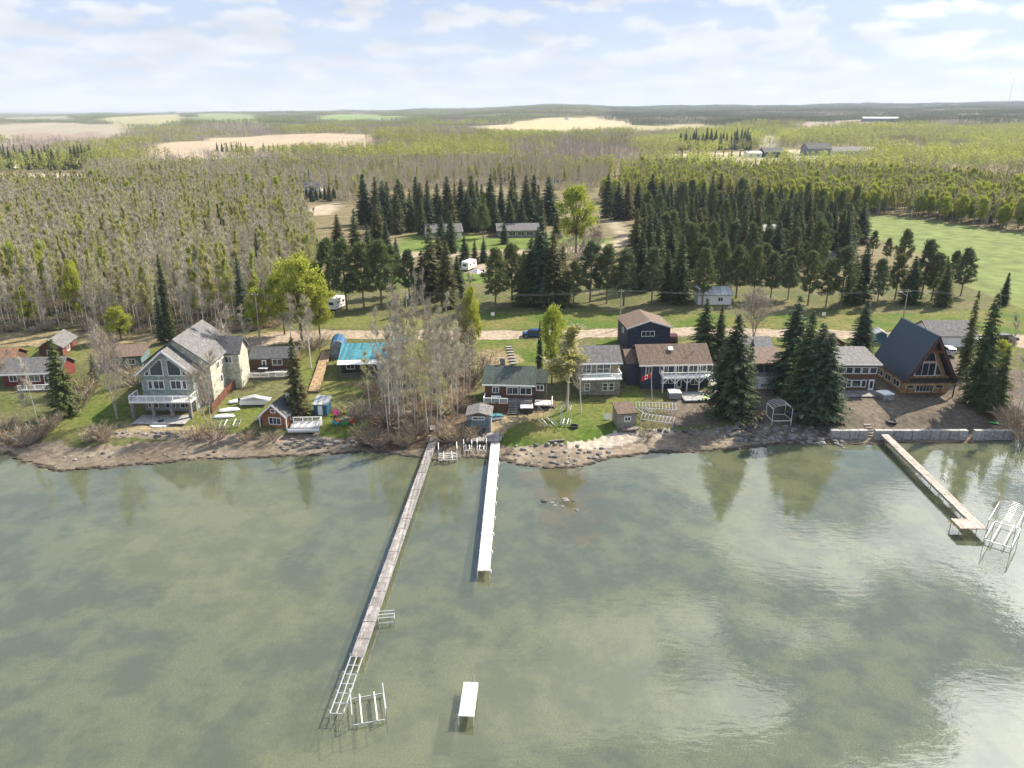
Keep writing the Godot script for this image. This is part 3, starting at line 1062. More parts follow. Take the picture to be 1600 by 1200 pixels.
	var firs := [[674, 468, 351], [699, 481, 376], [660, 470, 392], [688, 460, 370], [715, 465, 400], [845, 478, 338], [864, 478, 366], [830, 474, 372], [818, 478, 392], [878, 470, 385], [557, 405, 327], [530, 400, 335], [577, 415, 350], [592, 400, 319], [605, 410, 345], [585, 430, 370], [620, 420, 372], [870, 372, 329], [788, 381, 346], [726, 415, 368], [742, 412, 375], [756, 410, 372], [705, 395, 332], [690, 385, 335], [1060, 474, 367], [1040, 470, 390], [1344, 470, 380], [1330, 474, 400], [1472, 478, 412], [1420, 474, 400], [990, 440, 328], [1010, 445, 336], [1000, 455, 360], [1025, 440, 345], [1045, 430, 350], [1070, 440, 365], [1475, 440, 400], [840, 400, 355], [852, 408, 360]]
	for i in 24: firs.append([573 + i * 12.3 + r.randf_range(-5, 5), 348 + r.randf_range(-4, 6), 278 + r.randf_range(-8, 12)])
	for i in 16: firs.append([590 + i * 17.0 + r.randf_range(-6, 6), 362 + r.randf_range(-6, 6), 302 + r.randf_range(-10, 12)])
	for i in 12: firs.append([950 + i * 16.0 + r.randf_range(-5, 5), 338 + r.randf_range(-5, 6), 276 + r.randf_range(-6, 12)])
	for i in 7: firs.append([480 + i * 7.0, 312 + r.randf_range(-3, 3), 292 + r.randf_range(-4, 4)])
	for q in spots(world_poly([[985, 415], [1090, 445], [1260, 445], [1340, 410], [1350, 355], [1240, 335], [1150, 330], [1000, 345]]), 8.3, r):
		var p := on_ground(q)
		tree("spruce" if r.randf() < 0.72 else "pine", p, r.randf_range(8.0, 18.0), r.randf_range(13.0, 19.0), ["spruce_tree", "dark spruce in the dense stand beyond the road", "tree", "spruces beyond the road"], r)
	for a in firs:
		px_tree("spruce", a[0], a[1], a[2], ["spruce_tree", fir_words(a[0], a[1]), "tree", "spruces round the back cottages"], r, r.randf_range(0.95, 1.4))
	for a in [[880, 420, 365], [905, 425, 360], [930, 400, 352], [925, 430, 372], [1085, 395, 350], [1010, 350, 320], [470, 380, 330], [485, 400, 350], [545, 470, 420], [1180, 350, 310], [1250, 345, 305]]:
		px_tree("broad", a[0], a[1], a[2], ["leafless_tree", "leafless grey tree standing among the spruces", "tree", "leafless trees among the spruces"], r, 0.9)
	# --- woods: [outline in the photograph, gap, share in bud, share of willow, height range]
	var woods := [
		[[[-120, 522], [120, 516], [240, 522], [330, 520], [430, 512], [505, 480], [500, 420], [480, 370], [470, 330], [300, 345], [120, 345], [-160, 345]], 2.95, 0.26, 10.0, 18.0],
		[[[-160, 345], [120, 345], [300, 345], [470, 330], [420, 310], [300, 306], [120, 304], [-160, 306]], 3.5, 0.55, 9.0, 16.0],
		[[[130, 294], [300, 290], [480, 300], [560, 322], [600, 300], [760, 290], [940, 300], [960, 268], [800, 262], [560, 266], [300, 270], [135, 274]], 4.0, 0.1, 9.0, 14.0],
		[[[930, 320], [1130, 316], [1220, 330], [1330, 336], [1400, 336], [1480, 347], [1590, 362], [1800, 384], [1900, 330], [1500, 290], [1200, 276], [1000, 272]], 4.3, 0.85, 9.0, 14.0],
		[[[1220, 332], [1330, 335], [1400, 336], [1480, 346], [1590, 361], [1590, 350], [1480, 332], [1330, 320], [1230, 318]], 4.4, 0.95, 10.0, 14.0]]
	var near := []
	for w in woods:
		for q in spots(world_poly(w[0]), w[1], r):
			if in_field(q): continue
			var p := on_ground(q)
			var k := undul.get_noise_2d(q.x * 18.0, q.y * 14.0)
			var share: float = w[2] + k * 0.8
			var kind := "aspen" if r.randf() > share else "budding"
			if kind == "aspen" and r.randf() < 0.12: kind = "poplar"
			if kind == "budding" and r.randf() < (0.55 if w[2] > 0.9 else (0.3 if w[2] > 0.8 else 0.07)): kind = "willow"
			if r.randf() < 0.012: kind = "spruce"
			near.append([p.length_squared(), kind, p, r.randf_range(w[3], w[4]), r.randf_range(8.0, 11.5) * (0.75 if kind == "willow" else 1.0)])
	near.sort_custom(func(a, b): return a[0] < b[0])
	var left := {"aspen": 190, "budding": 230, "poplar": 60, "spruce": 20, "willow": 70}
	var names := {"aspen": ["bare_aspen", "leafless grey aspen at the edge of the wood along the road", "tree", "leafless aspens of the roadside wood"], "budding": ["budding_aspen", "aspen in thin yellow-green bud in the wood along the road", "tree", "budding aspens of the roadside wood"],
		"willow": ["leafing_aspen", "aspen in full yellow-green young leaf in the woods", "tree", "aspens in young leaf"], "poplar": ["bare_poplar", "white-barked leafless poplar in the wood along the road", "tree", "leafless poplars of the roadside wood"], "spruce": ["spruce_tree", "single dark spruce inside the leafless wood", "tree", "spruces inside the leafless wood"]}
	for t in near:
		if left[t[1]] > 0 and absf(t[2].x) < -t[2].z * 0.70:
			left[t[1]] -= 1
			tree(t[1], t[2], t[3], t[4], names[t[1]], r)
		else: mass(t[1], t[2], t[3], t[4], r)
	for q in spots(world_poly([[-120, 524], [120, 518], [240, 524], [330, 521], [430, 514], [505, 482], [500, 440], [300, 455], [120, 460], [-120, 465]]), 3.4, r):
		mass("shrub", on_ground(q), r.randf_range(1.2, 3.2), r.randf_range(2.0, 4.2), r)
	flush_mass({"willow": "mass of aspens in full yellow-green young leaf beyond the field", "shrub": "leafless undergrowth at the foot of the roadside wood", "aspen": "mass of leafless grey aspens deeper in the woods", "budding": "mass of aspens in yellow-green bud deeper in the woods", "poplar": "mass of pale leafless poplars deeper in the woods", "spruce": "dark spruces scattered deep in the woods"})
	# --- dark spruces far off, by the farmyards
	var far_firs := []
	for i in 26: far_firs.append([5 + i * 5.8 + r.randf_range(-2, 2), 262 + r.randf_range(-4, 5), 228 + r.randf_range(-4, 10)])
	for i in 12: far_firs.append([340 + i * 7.5 + (20 if i > 6 else 0), 237 + r.randf_range(-1, 1), 223 + r.randf_range(-2, 3)])
	for i in 22: far_firs.append([1060 + i * 5.3 + r.randf_range(-2, 2), 233 + r.randf_range(-2, 2), 200 + r.randf_range(-3, 12)])
	for i in 9: far_firs.append([1065 + i * 13.0, 245 + r.randf_range(-1, 1), 233 + r.randf_range(-2, 2)])
	for i in 5: far_firs.append([1275 + i * 8.0, 222, 206 + r.randf_range(-3, 4)])
	for i in 5: far_firs.append([956 + i * 5.0, 226, 210 + r.randf_range(-3, 4)])
	for a in far_firs:
		px_tree("spruce", a[0], a[1], a[2], ["far_spruce", "small dark spruce by the distant farmyards and road", "tree", "distant spruces"], r, 0.9)

func bush_words(x: float, y: float) -> String:
	if x > 1500: return "leafless shrub at the end of the bank past the kayaks"
	if x > 760: return "low leafless shrub on the stony beach"
	if x > 680: return "leafless reddish shrub between the grey dock and the boathouse"
	if x > 560: return "leafless reddish shrub at the foot of the bare thicket"
	if x > 480: return "leafless shrub by the road behind the plank ramp"
	if x > 300: return "leafless shrub on the bank below the red-brown fence"
	if x > 200: return "leafless shrub behind the sage green house"
	if x > 110: return "tan leafless shrub beside the sloping lawn" if y < 660 else "tan leafless shrub on the bank below the sloping lawn"
	return "leafless shrub on the bank below the red cottage"

func fir_words(x: float, y: float) -> String:
	if y < 320: return "small dark spruce by the grey-roofed cabin in the bare woods"
	if y < 356: return "dark spruce in the back row behind the bungalow" if x < 900 else "dark spruce in the back row of the dense stand"
	if y < 376: return "dark spruce in the second row beside the back cottages"
	if y < 440: return "dark spruce in the clearing between back cottages and pines" if x < 900 else "tall dark spruce on the near side of the dense stand"
	if x < 730: return "big dark spruce in the clump beside the camping trailer's clearing"
	if x < 900: return "big dark spruce in the clump before the bungalow's clearing"
	return "dark spruce standing between the roadside pines"

func nth(n: int) -> String:
	var ones := ["", "first", "second", "third", "fourth", "fifth", "sixth", "seventh", "eighth", "ninth", "tenth", "eleventh", "twelfth", "thirteenth", "fourteenth", "fifteenth", "sixteenth", "seventeenth", "eighteenth", "nineteenth"]
	if n < 20: return ones[n]
	var tens := {2: ["twentieth", "twenty-"], 3: ["thirtieth", "thirty-"], 4: ["fortieth", "forty-"]}
	return tens[n / 10][0] if n % 10 == 0 else tens[n / 10][1] + ones[n % 10]

# ---- building kit -------------------------------------------------------------------------
func slab(b: MB, p: Vector3, q: Vector3, r: Vector3, s: Vector3, t: float) -> void:      # counter-clockwise top corners, thickness t downwards
	var d := -(q - p).cross(r - p).normalized() * t
	b.quad(p, q, r, s)
	b.quad(s + d, r + d, q + d, p + d)
	b.quad(p, p + d, q + d, q)
	b.quad(q, q + d, r + d, r)
	b.quad(r, r + d, s + d, s)
	b.quad(s, s + d, p + d, p)

func make_mats() -> void:
	M.stain = noise_tex(0.7, 1.0, 0.022, 256, 6, 60)
	var sh := course_tex(32, 24, 0.6, 256, 5)
	var bd := course_tex(24, 2, 0.86, 128, 6)
	var pl := course_tex(2, 20, 0.7, 128, 7)
	var st := noise_tex(0.75, 1.0, 0.04, 256, 4, 40)
	M.white = mat(L(0.78, 0.78, 0.76), 0.6)
	M.trim = mat(L(0.72, 0.71, 0.68), 0.6)
	M.glass = mat(L(0.03, 0.04, 0.05), 0.06)
	M.glass.metallic_specular = 0.8
	M.rail_glass = mat(L(0.35, 0.42, 0.44, 0.35), 0.05)
	M.rail_glass.transparency = BaseMaterial3D.TRANSPARENCY_ALPHA
	M.alu = mat(L(0.50, 0.51, 0.52), 0.4, null, 1.0, 0.5)
	M.steel = mat(L(0.32, 0.33, 0.34), 0.45, null, 1.0, 0.5)
	M.black = mat(L(0.025, 0.025, 0.028), 0.6)
	M.rubber = mat(L(0.03, 0.03, 0.03), 0.8)
	M.concrete = mat(L(0.50, 0.50, 0.49), 0.9, st, 2.0)
	M.stone = mat(L(0.36, 0.33, 0.30), 0.9, st, 1.2)
	M.plank = mat(L(0.40, 0.37, 0.36), 0.85, pl, 3.0)
	M.weathered = mat(L(0.30, 0.26, 0.22), 0.85, pl, 2.0)
	M.newwood = mat(L(0.56, 0.38, 0.20), 0.8, pl, 2.0)
	M.cedar = mat(L(0.40, 0.16, 0.06), 0.75, bd, 2.4)
	M.redwood = mat(L(0.27, 0.10, 0.06), 0.8, pl, 2.0)
	M.brown = mat(L(0.16, 0.085, 0.055), 0.8, bd, 2.4)
	M.darkbrown = mat(L(0.075, 0.055, 0.045), 0.8, bd, 2.4)
	M.sage = mat(L(0.40, 0.46, 0.42), 0.75, bd, 2.4)
	M.cream = mat(L(0.68, 0.68, 0.55), 0.75, bd, 2.4)
	M.navy = mat(L(0.035, 0.055, 0.10), 0.7, bd, 2.4)
	M.beige = mat(L(0.36, 0.33, 0.27), 0.75, bd, 2.4)
	M.grey = mat(L(0.33, 0.35, 0.38), 0.75, bd, 2.4)
	M.red = mat(L(0.22, 0.035, 0.03), 0.75, bd, 2.4)
	M.blue = mat(L(0.03, 0.16, 0.30), 0.6, bd, 2.4)
	M.teal = mat(L(0.16, 0.26, 0.29), 0.75, bd, 2.4)
	M.roof_grey = mat(L(0.27, 0.265, 0.27), 0.9, sh, 4.0)
	M.roof_dark = mat(L(0.13, 0.14, 0.15), 0.9, sh, 4.0)
	M.roof_brown = mat(L(0.26, 0.175, 0.13), 0.9, sh, 4.0)
	M.roof_tan = mat(L(0.40, 0.22, 0.13), 0.9, sh, 4.0)
	M.roof_green = mat(L(0.105, 0.15, 0.135), 0.85, sh, 4.0)
	M.roof_turq = mat(L(0.09, 0.37, 0.45), 0.45, pl, 6.0)
	M.roof_blue = mat(L(0.03, 0.17, 0.36), 0.5, pl, 6.0)
	M.roof_metal = mat(L(0.62, 0.66, 0.68), 0.45, pl, 6.0)
	M.roof_night = mat(L(0.014, 0.05, 0.09), 0.38, pl, 5.0)
	M.plywood = mat(L(0.66, 0.42, 0.19), 0.8, noise_tex(0.75, 1.0, 0.03, 128, 3, 41), 2.4)
	M.whitedock = mat(L(0.80, 0.77, 0.70), 0.75, noise_tex(0.86, 1.0, 0.05, 128, 3, 42), 3.0)

# A building: its front runs from photograph pixel a to b along the ground; local +z faces the lake.
func house(called: String, label: String, a: Array, b: Array, deep: float, wall_h: float, up: float, ridge: String, wall: Material, roof: Material, over := 0.45, category := "house", lift := 0.0) -> Dictionary:
	var p := at(a[0], a[1])
	var q := at(b[0], b[1])
	var o := (p + q) * 0.5
	o.y = minf(p.y, q.y) + lift
	p.y = o.y
	q.y = o.y
	var root := thing(called, label, category, o, -atan2((q - p).z, (q - p).x))
	return shell(root, (q - p).length(), deep, wall_h, up, ridge, wall, roof, over)

func shell(root: Node3D, w: float, deep: float, wall_h: float, up: float, ridge: String, wall: Material, roof: Material, over: float, off := Vector3.ZERO) -> Dictionary:
	var x := w * 0.5
	var body := MB.new()
	var top := MB.new()
	var t := 0.2
	if ridge == "x":       # ridge runs along the shore, one slope faces the lake
		var poly := PackedVector2Array([Vector2(0, -1.5), Vector2(deep, -1.5), Vector2(deep, wall_h), Vector2(deep * 0.5, wall_h + up), Vector2(0, wall_h)])
		body.prism(poly, -x, x)
		for i in body.v.size():
			body.v[i] = Vector3(-body.v[i].z, body.v[i].y, -body.v[i].x)
			body.n[i] = Vector3(-body.n[i].z, body.n[i].y, -body.n[i].x)
		for i in range(0, body.v.size(), 3):      # mirrored: put the winding right
			var k := body.v[i + 1]
			body.v[i + 1] = body.v[i + 2]
			body.v[i + 2] = k
		for i in range(0, body.v.size(), 3):
			var nn := (body.v[i + 2] - body.v[i]).cross(body.v[i + 1] - body.v[i]).normalized()
			body.n[i] = nn
			body.n[i + 1] = nn
			body.n[i + 2] = nn
		var s := up / (deep * 0.5)
		var ye := wall_h - over * s + t
		slab(top, Vector3(-x - over, ye, over), Vector3(x + over, ye, over), Vector3(x + over, wall_h + up + t, -deep * 0.5), Vector3(-x - over, wall_h + up + t, -deep * 0.5), t)
		slab(top, Vector3(x + over, ye, -deep - over), Vector3(-x - over, ye, -deep - over), Vector3(-x - over, wall_h + up + t, -deep * 0.5), Vector3(x + over, wall_h + up + t, -deep * 0.5), t)
	elif ridge == "z":     # gable faces the lake
		body.prism(PackedVector2Array([Vector2(-x, -1.5), Vector2(x, -1.5), Vector2(x, wall_h), Vector2(0, wall_h + up), Vector2(-x, wall_h)]), -deep, 0.0)
		var s := up / x
		var ye := wall_h - over * s + t
		slab(top, Vector3(-x - over, ye, -deep - over), Vector3(-x - over, ye, over), Vector3(0, wall_h + up + t, over), Vector3(0, wall_h + up + t, -deep - over), t)
		slab(top, Vector3(x + over, ye, over), Vector3(x + over, ye, -deep - over), Vector3(0, wall_h + up + t, -deep - over), Vector3(0, wall_h + up + t, over), t)
	else:                  # one slope falling towards the lake (up may be negative: falling away)
		var pf := wall_h
		var pb := wall_h + up
		body.quad(Vector3(-x, -1.5, 0), Vector3(x, -1.5, 0), Vector3(x, pf, 0), Vector3(-x, pf, 0))
		body.quad(Vector3(x, -1.5, -deep), Vector3(-x, -1.5, -deep), Vector3(-x, pb, -deep), Vector3(x, pb, -deep))
		body.quad(Vector3(x, -1.5, 0), Vector3(x, -1.5, -deep), Vector3(x, pb, -deep), Vector3(x, pf, 0))
		body.quad(Vector3(-x, -1.5, -deep), Vector3(-x, -1.5, 0), Vector3(-x, pf, 0), Vector3(-x, pb, -deep))
		var s := up / deep
		slab(top, Vector3(-x - over, pf - over * s + t, over), Vector3(x + over, pf - over * s + t, over), Vector3(x + over, pb + over * s + t, -deep - over), Vector3(-x - over, pb + over * s + t, -deep - over), t)
	var wn := obj("wall", body, wall, root)
	wn.position = off
	var rn := obj("roof", top, roof, root)
	rn.position = off
	return {"root": root, "w": w, "d": deep, "h": wall_h, "up": up, "off": off, "roof": rn, "ridge": ridge, "over": over}

func trim(h: Dictionary, m: Material) -> void:       # fascia boards along the eaves and up the gable
	var b := MB.new()
	var x: float = h.w * 0.5 + h.over
	var z: float = h.over + 0.03
	if h.ridge == "z":
		var s: float = h.up / (h.w * 0.5)
		var ye: float = h.h - h.over * s + 0.06
		b.bar(Vector3(-x, ye, z), Vector3(0, h.h + h.up + 0.06, z), 0.05, 0.3)
		b.bar(Vector3(x, ye, z), Vector3(0, h.h + h.up + 0.06, z), 0.05, 0.3)
	else:
		var s: float = h.up / (h.d * (0.5 if h.ridge == "x" else 1.0))
		b.box(Vector3(0, h.h - h.over * s + 0.08, z), Vector3(x * 2.0, 0.26, 0.05))
	var o := obj("fascia", b, m, h.root)
	o.position = h.off

func window(h: Dictionary, face: String, u: float, y: float, w: float, hh: float, cols := 1, rows := 1, m: Material = null, called := "window") -> Node3D:
	var bs := Basis()
	var o := Vector3(u, y, 0)
	if face == "r":
		bs = Basis(Vector3.UP, PI / 2)
		o = Vector3(h.w * 0.5, y, -u)
	elif face == "l":
		bs = Basis(Vector3.UP, -PI / 2)
		o = Vector3(-h.w * 0.5, y, -u)
	var fr := MB.new()
	var t := 0.11
	for s in [-1, 1]:
		fr.box(Vector3(s * (w * 0.5 + t * 0.5), 0, 0.04), Vector3(t, hh + 2 * t, 0.1))
		fr.box(Vector3(0, s * (hh * 0.5 + t * 0.5), 0.04), Vector3(w, t, 0.1))
	for i in range(1, cols): fr.box(Vector3(-w * 0.5 + w * i / cols, 0, 0.035), Vector3(0.07, hh, 0.08))
	for j in range(1, rows): fr.box(Vector3(0, -hh * 0.5 + hh * j / rows, 0.03), Vector3(w, 0.07, 0.07))
	var f := obj(called, fr, m if m else M.white, h.root)
	f.position = o + h.off
	f.basis = bs
	for i in cols:
		for j in rows:
			var p := MB.new()
			p.box(Vector3(-w * 0.5 + w * (i + 0.5) / cols, -hh * 0.5 + hh * (j + 0.5) / rows, 0.012), Vector3(w / cols - 0.06, hh / rows - 0.06, 0.02))
			obj("pane", p, M.glass, f)
	return f

func poly_window(h: Dictionary, pts: PackedVector2Array) -> void:      # a slant-headed gable window
	var lo := pts[0]
	var c := Vector2.ZERO
	for p in pts: c += p / pts.size()
	var big := PackedVector2Array()
	for p in pts: big.append(p + (p - c).normalized() * 0.16)
	var f := obj("window", MB.new().prism(big, 0.0, 0.06), M.white, h.root)
	f.position = h.off
	obj("pane", MB.new().prism(pts, 0.062, 0.08), M.glass, f)

func door(h: Dictionary, u: float, w: float, hh: float, m: Material, glazed := true) -> void:
	var o := obj("door", MB.new().box(Vector3(0, hh * 0.5, 0.04), Vector3(w, hh, 0.08)), m, h.root)
	o.position = Vector3(u, 0.02, 0) + h.off
	if glazed: obj("pane", MB.new().box(Vector3(0, hh * 0.55, 0.09), Vector3(w * 0.55, hh * 0.65, 0.02)), M.glass, o)
	obj("handle", MB.new().box(Vector3(w * 0.38, hh * 0.48, 0.11), Vector3(0.05, 0.16, 0.06)), M.steel, o)

func railing(root: Node3D, pts: Array, m: Material, fill := "pickets", hh := 1.0, gap := 1.6) -> void:
	for i in pts.size() - 1:
		var p: Vector3 = pts[i]
		var q: Vector3 = pts[i + 1]
		var n := maxi(1, int(round((q - p).length() / gap)))
		var r := obj("railing", MB.new().bar(p + Vector3(0, hh, 0), q + Vector3(0, hh, 0), 0.12, 0.09), m, root)
		for k in n + 1:
			if k == n and i < pts.size() - 2: continue
			var s := p.lerp(q, float(k) / n)
			obj("post", MB.new().box(s + Vector3(0, hh * 0.5, 0), Vector3(0.11, hh, 0.11)), m, r)
		if fill == "glass":
			for k in n:
				var s := p.lerp(q, (k + 0.5) / n) + Vector3(0, hh * 0.5, 0)
				var d := (q - p) / n * 0.45
				obj("pane", MB.new().bar(s - d, s + d, 0.03, hh * 0.72), M.rail_glass, r)
		else:
			var b := MB.new()
			b.bar(p + Vector3(0, 0.1, 0), q + Vector3(0, 0.1, 0), 0.06, 0.07)
			var c := int((q - p).length() / 0.22)
			for k in c: b.box(p.lerp(q, (k + 0.5) / c) + Vector3(0, hh * 0.5, 0), Vector3(0.04, hh * 0.85, 0.04))
			obj("pickets", b, m, r).set_meta("kind", "stuff")

func steps(root: Node3D, top: Vector3, n: int, w: float, m: Material, run := 0.32, drop := 0.19) -> void:
	for k in n: obj("step", MB.new().box(top + Vector3(0, -drop * (k + 1) + 0.03, run * (k + 0.5)), Vector3(w, 0.09, run * 1.02)), m, root)
	for s in [-1, 1]: obj("stringer", MB.new().bar(top + Vector3(s * (w * 0.5 + 0.04), -0.15, 0), top + Vector3(s * (w * 0.5 + 0.04), -drop * n - 0.12, run * n), 0.06, 0.3), m, root)

func lone(called: String, label: String, category: String, p: Vector3, turn := 0.0, group := "") -> Node3D:
	return thing(called, label, category, p, turn, group)

# ---- cottages along the shore -------------------------------------------------------------
func cottages() -> void:
	var h: Dictionary
	# sage green house with the tall gable
	h = house("gabled_house", "big sage green house with tall glazed gable and raised white-railed deck", [228, 642], [308, 642], 6.0, 7.2, 3.9, "z", M.sage, M.roof_grey, 0.6)
	trim(h, M.white)
	var root: Node3D = h.root
	var hw: float = h.w * 0.5
	poly_window(h, PackedVector2Array([Vector2(-2.6, 6.7), Vector2(-0.5, 6.7), Vector2(-0.5, 9.4), Vector2(-0.9, 9.4), Vector2(-2.6, 7.9)]))
	poly_window(h, PackedVector2Array([Vector2(0.5, 6.7), Vector2(2.6, 6.7), Vector2(2.6, 7.9), Vector2(0.9, 9.4), Vector2(0.5, 9.4)]))
	poly_window(h, PackedVector2Array([Vector2(-3.6, 6.7), Vector2(-3.0, 6.7), Vector2(-3.0, 7.5), Vector2(-3.6, 7.05)]))
	poly_window(h, PackedVector2Array([Vector2(3.0, 6.7), Vector2(3.6, 6.7), Vector2(3.6, 7.05), Vector2(3.0, 7.5)]))
	for a in [[-3.0, 0.6, 1], [-1.5, 1.7, 2], [1.5, 1.7, 2], [3.0, 0.6, 1]]: window(h, "f", a[0], 4.9, a[1], 1.4, a[2])
	for u in [-3.0, 0.0, 2.6]: window(h, "f", u, 1.3, 1.6, 1.3, 2)
	obj("deck", MB.new().box(Vector3(-0.2, 2.85, 1.7), Vector3(h.w + 1.6, 0.25, 3.4)), M.trim, root)
	for x in [-hw - 0.6, -1.6, 1.6, hw + 0.2]: obj("pillar", MB.new().box(Vector3(x, 1.2, 3.1), Vector3(0.55, 3.2, 0.55)), M.stone, root)
	railing(root, [Vector3(-hw - 0.9, 2.97, 0.1), Vector3(-hw - 0.9, 2.97, 3.3), Vector3(hw + 0.5, 2.97, 3.3), Vector3(hw + 0.5, 2.97, 0.1)], M.white, "glass")
	var m2 := shell(root, h.w + 2.6, 13.0, 7.9, 4.3, "z", M.cream, M.roof_grey, 0.5, Vector3(0.7, 0, -3.2))
	for z in [3.5, 6.0, 9.0]: window(m2, "r", z, 6.4, 1.2, 1.2, 2)
	for z in [4.5, 8.0, 11.0]: window(m2, "r", z, 3.5, 1.0, 1.3, 1)
	var m3 := shell(root, 4.0, 5.0, 7.6, 2.4, "x", M.cream, M.roof_grey, 0.4, Vector3(hw + 2.6, 0, -10.5))
	window(m3, "f", 0.0, 6.2, 1.2, 1.1, 2)
	obj("patio", MB.new().box(Vector3(0.3, 0.03, 4.2), Vector3(9.0, 0.14, 4.0)), M.concrete, root)
	var fp := thing("fire_pit", "dark fire bowl on a pale round gravel pad below the sage green house", "fire pit", at(252, 661))
	obj("gravel_pad", MB.new().lathe(PackedVector2Array([Vector2(0.01, 0.14), Vector2(1.9, 0.12), Vector2(2.0, -0.3)]), Vector3.ZERO, 20), M.white, fp)
	obj("bowl", MB.new().lathe(PackedVector2Array([Vector2(0.3, 0.15), Vector2(0.5, 0.5), Vector2(0.45, 0.5), Vector2(0.05, 0.25)]), Vector3.ZERO, 12), M.black, fp)
	# red cottage and neighbours
	h = house("red_cottage", "dark red cottage with a long grey roof behind shore trees", [8, 604], [96, 601], 7.0, 2.6, 1.9, "x", M.red, M.roof_grey)
	trim(h, M.white)
	window(h, "f", -3.3, 1.6, 1.3, 1.0, 2)
	window(h, "f", 0.5, 1.5, 1.8, 1.2, 2)
	door(h, 2.6, 0.9, 2.0, M.white)
	obj("deck", MB.new().box(Vector3(1.5, -0.1, 1.4), Vector3(6.0, 0.2, 2.8)), M.plank, h.root)
	railing(h.root, [Vector3(-1.5, 0, 2.7), Vector3(4.5, 0, 2.7)], M.white, "pickets")
	h = house("brick_roof_cottage", "brown cottage under a low orange-tan hip roof beside the red cottage", [-50, 590], [20, 585], 8.0, 2.6, 1.8, "x", M.brown, M.roof_tan)
	window(h, "f", 2.0, 1.5, 1.4, 1.0, 2)
	h = house("grey_roof_cabin", "small red-brown cabin with a grey gable roof behind the red cottage", [64, 562], [100, 560], 8.0, 2.5, 1.5, "z", M.redwood, M.roof_grey)
	window(h, "f", 0.0, 1.4, 1.4, 1.0, 2)
	window(h, "r", 3.0, 1.5, 1.2, 1.0, 2)
	h = house("teal_cottage", "muted teal cottage half hidden by leafless trees near the road", [168, 578], [222, 572], 6.0, 2.6, 0.6, "shed", M.teal, M.roof_brown)
	window(h, "f", -1.5, 1.5, 1.2, 1.0, 2)
	window(h, "f", 1.5, 1.5, 1.2, 1.0, 2)
	# grey-roofed cabin with its cluttered deck
	h = house("deck_cabin", "brown cabin with a flat grey roof and skylight above a cluttered deck", [394, 578], [462, 576], 6.5, 2.5, 1.1, "x", M.brown, M.roof_dark)
	trim(h, M.grey)
	obj("skylight", MB.new().box(Vector3(1.2, 3.15, -1.8), Vector3(0.9, 0.12, 0.9), Basis(Vector3.RIGHT, 0.32)), M.white, h.roof)
	door(h, -1.8, 0.9, 2.0, M.white)
	window(h, "f", 0.8, 1.5, 1.8, 1.1, 2)
	var ub: MB = MB.new().box(Vector3(0, -0.9, 2.6), Vector3(h.w + 1.0, 1.9, 5.0))
	obj("deck", ub, M.weathered, h.root)
	railing(h.root, [Vector3(-h.w * 0.5 - 0.4, 0.05, 0.3), Vector3(-h.w * 0.5 - 0.4, 0.05, 5.0), Vector3(h.w * 0.5, 0.05, 5.0)], M.trim, "glass", 0.9)
	obj("lower_deck", MB.new().box(Vector3(0.4, -2.0, 6.4), Vector3(h.w, 1.4, 2.6)), M.darkbrown, h.root)
	var base: Vector3 = h.root.position
	var fw := RandomNumberGenerator.new()
	fw.seed = 9
	for k in 3:
		var lp := thing("lumber_stack", ["long grey boards stacked at the deck's edge", "stack of pale boards in the middle of the cabin deck", "short brown boards piled by the cabin door"][k], "lumber", base + Vector3(-1.5 + k * 1.6, 0.06, 3.6 - k * 0.9), 0.1 * k)
		for i in 6: obj("board", MB.new().box(Vector3(fw.randf_range(-0.3, 0.3), 0.05 + 0.1 * (i / 3), (i % 3) * 0.24 - 0.24), Vector3(3.0 - k * 0.5, 0.09, 0.2)), [M.plank, M.trim, M.weathered][(i + k) % 3], lp)
	patio_table(base + Vector3(-1.6, 0.06, 1.6), "small grey patio table with chairs on the cluttered cabin deck")
	# cedar boathouse
	h = house("cedar_boathouse", "orange cedar boathouse with a steep dark roof and a three-pane window", [411, 665], [447, 669], 5.2, 2.3, 1.9, "z", M.cedar, M.roof_dark, 0.5, "boathouse")
	trim(h, M.trim)
	window(h, "f", 0.2, 1.2, 2.0, 1.1, 3)
	window(h, "f", 0.0, 3.0, 0.7, 0.5, 1)
	window(h, "r", 2.6, 1.2, 1.2, 0.9, 2)
	for x in [-h.w * 0.5 - 0.3, h.w * 0.5 + 0.3]: obj("post", MB.new().box(Vector3(x, 0.7, 0.35), Vector3(0.14, 2.9, 0.14)), M.trim, h.root)
	obj("lean_to", MB.new().bar(Vector3(-h.w * 0.5 - 1.0, 0.9, -2.6), Vector3(-h.w * 0.5 - 1.0, 0.9, -0.3), 1.6, 0.08), M.roof_dark, h.root)
	# blue shed
	h = house("blue_shed", "small bright blue shed with a white lean-to roof on the lawn", [491, 648], [511, 649], 2.8, 1.9, 0.5, "shed", M.blue, M.roof_metal, 0.2, "shed")
	door(h, 0.0, 0.8, 1.7, M.white, false)
	# turquoise-roofed cabin
	h = house("turquoise_cabin", "low cabin with a wide turquoise metal roof and white porch edge", [534, 583], [620, 581], 6.0, 2.7, 1.3, "shed", M.darkbrown, M.roof_turq, 0.5)
	obj("porch_roof", MB.new().box(Vector3(0, 2.62, 1.35), Vector3(h.w + 1.0, 0.12, 1.7), Basis(Vector3.RIGHT, 0.21)), M.white, h.root)
	for k in 5: obj("post", MB.new().box(Vector3(-h.w * 0.5 + h.w * k / 4.0, 1.1, 1.9), Vector3(0.12, 3.0, 0.12)), M.weathered, h.root)
	for u in [-3.6, -0.8, 2.4]: window(h, "f", u, 1.4, 1.5, 1.0, 2)
	obj("deck", MB.new().box(Vector3(0, -0.35, 1.4), Vector3(h.w, 0.5, 2.8)), M.weathered, h.root)
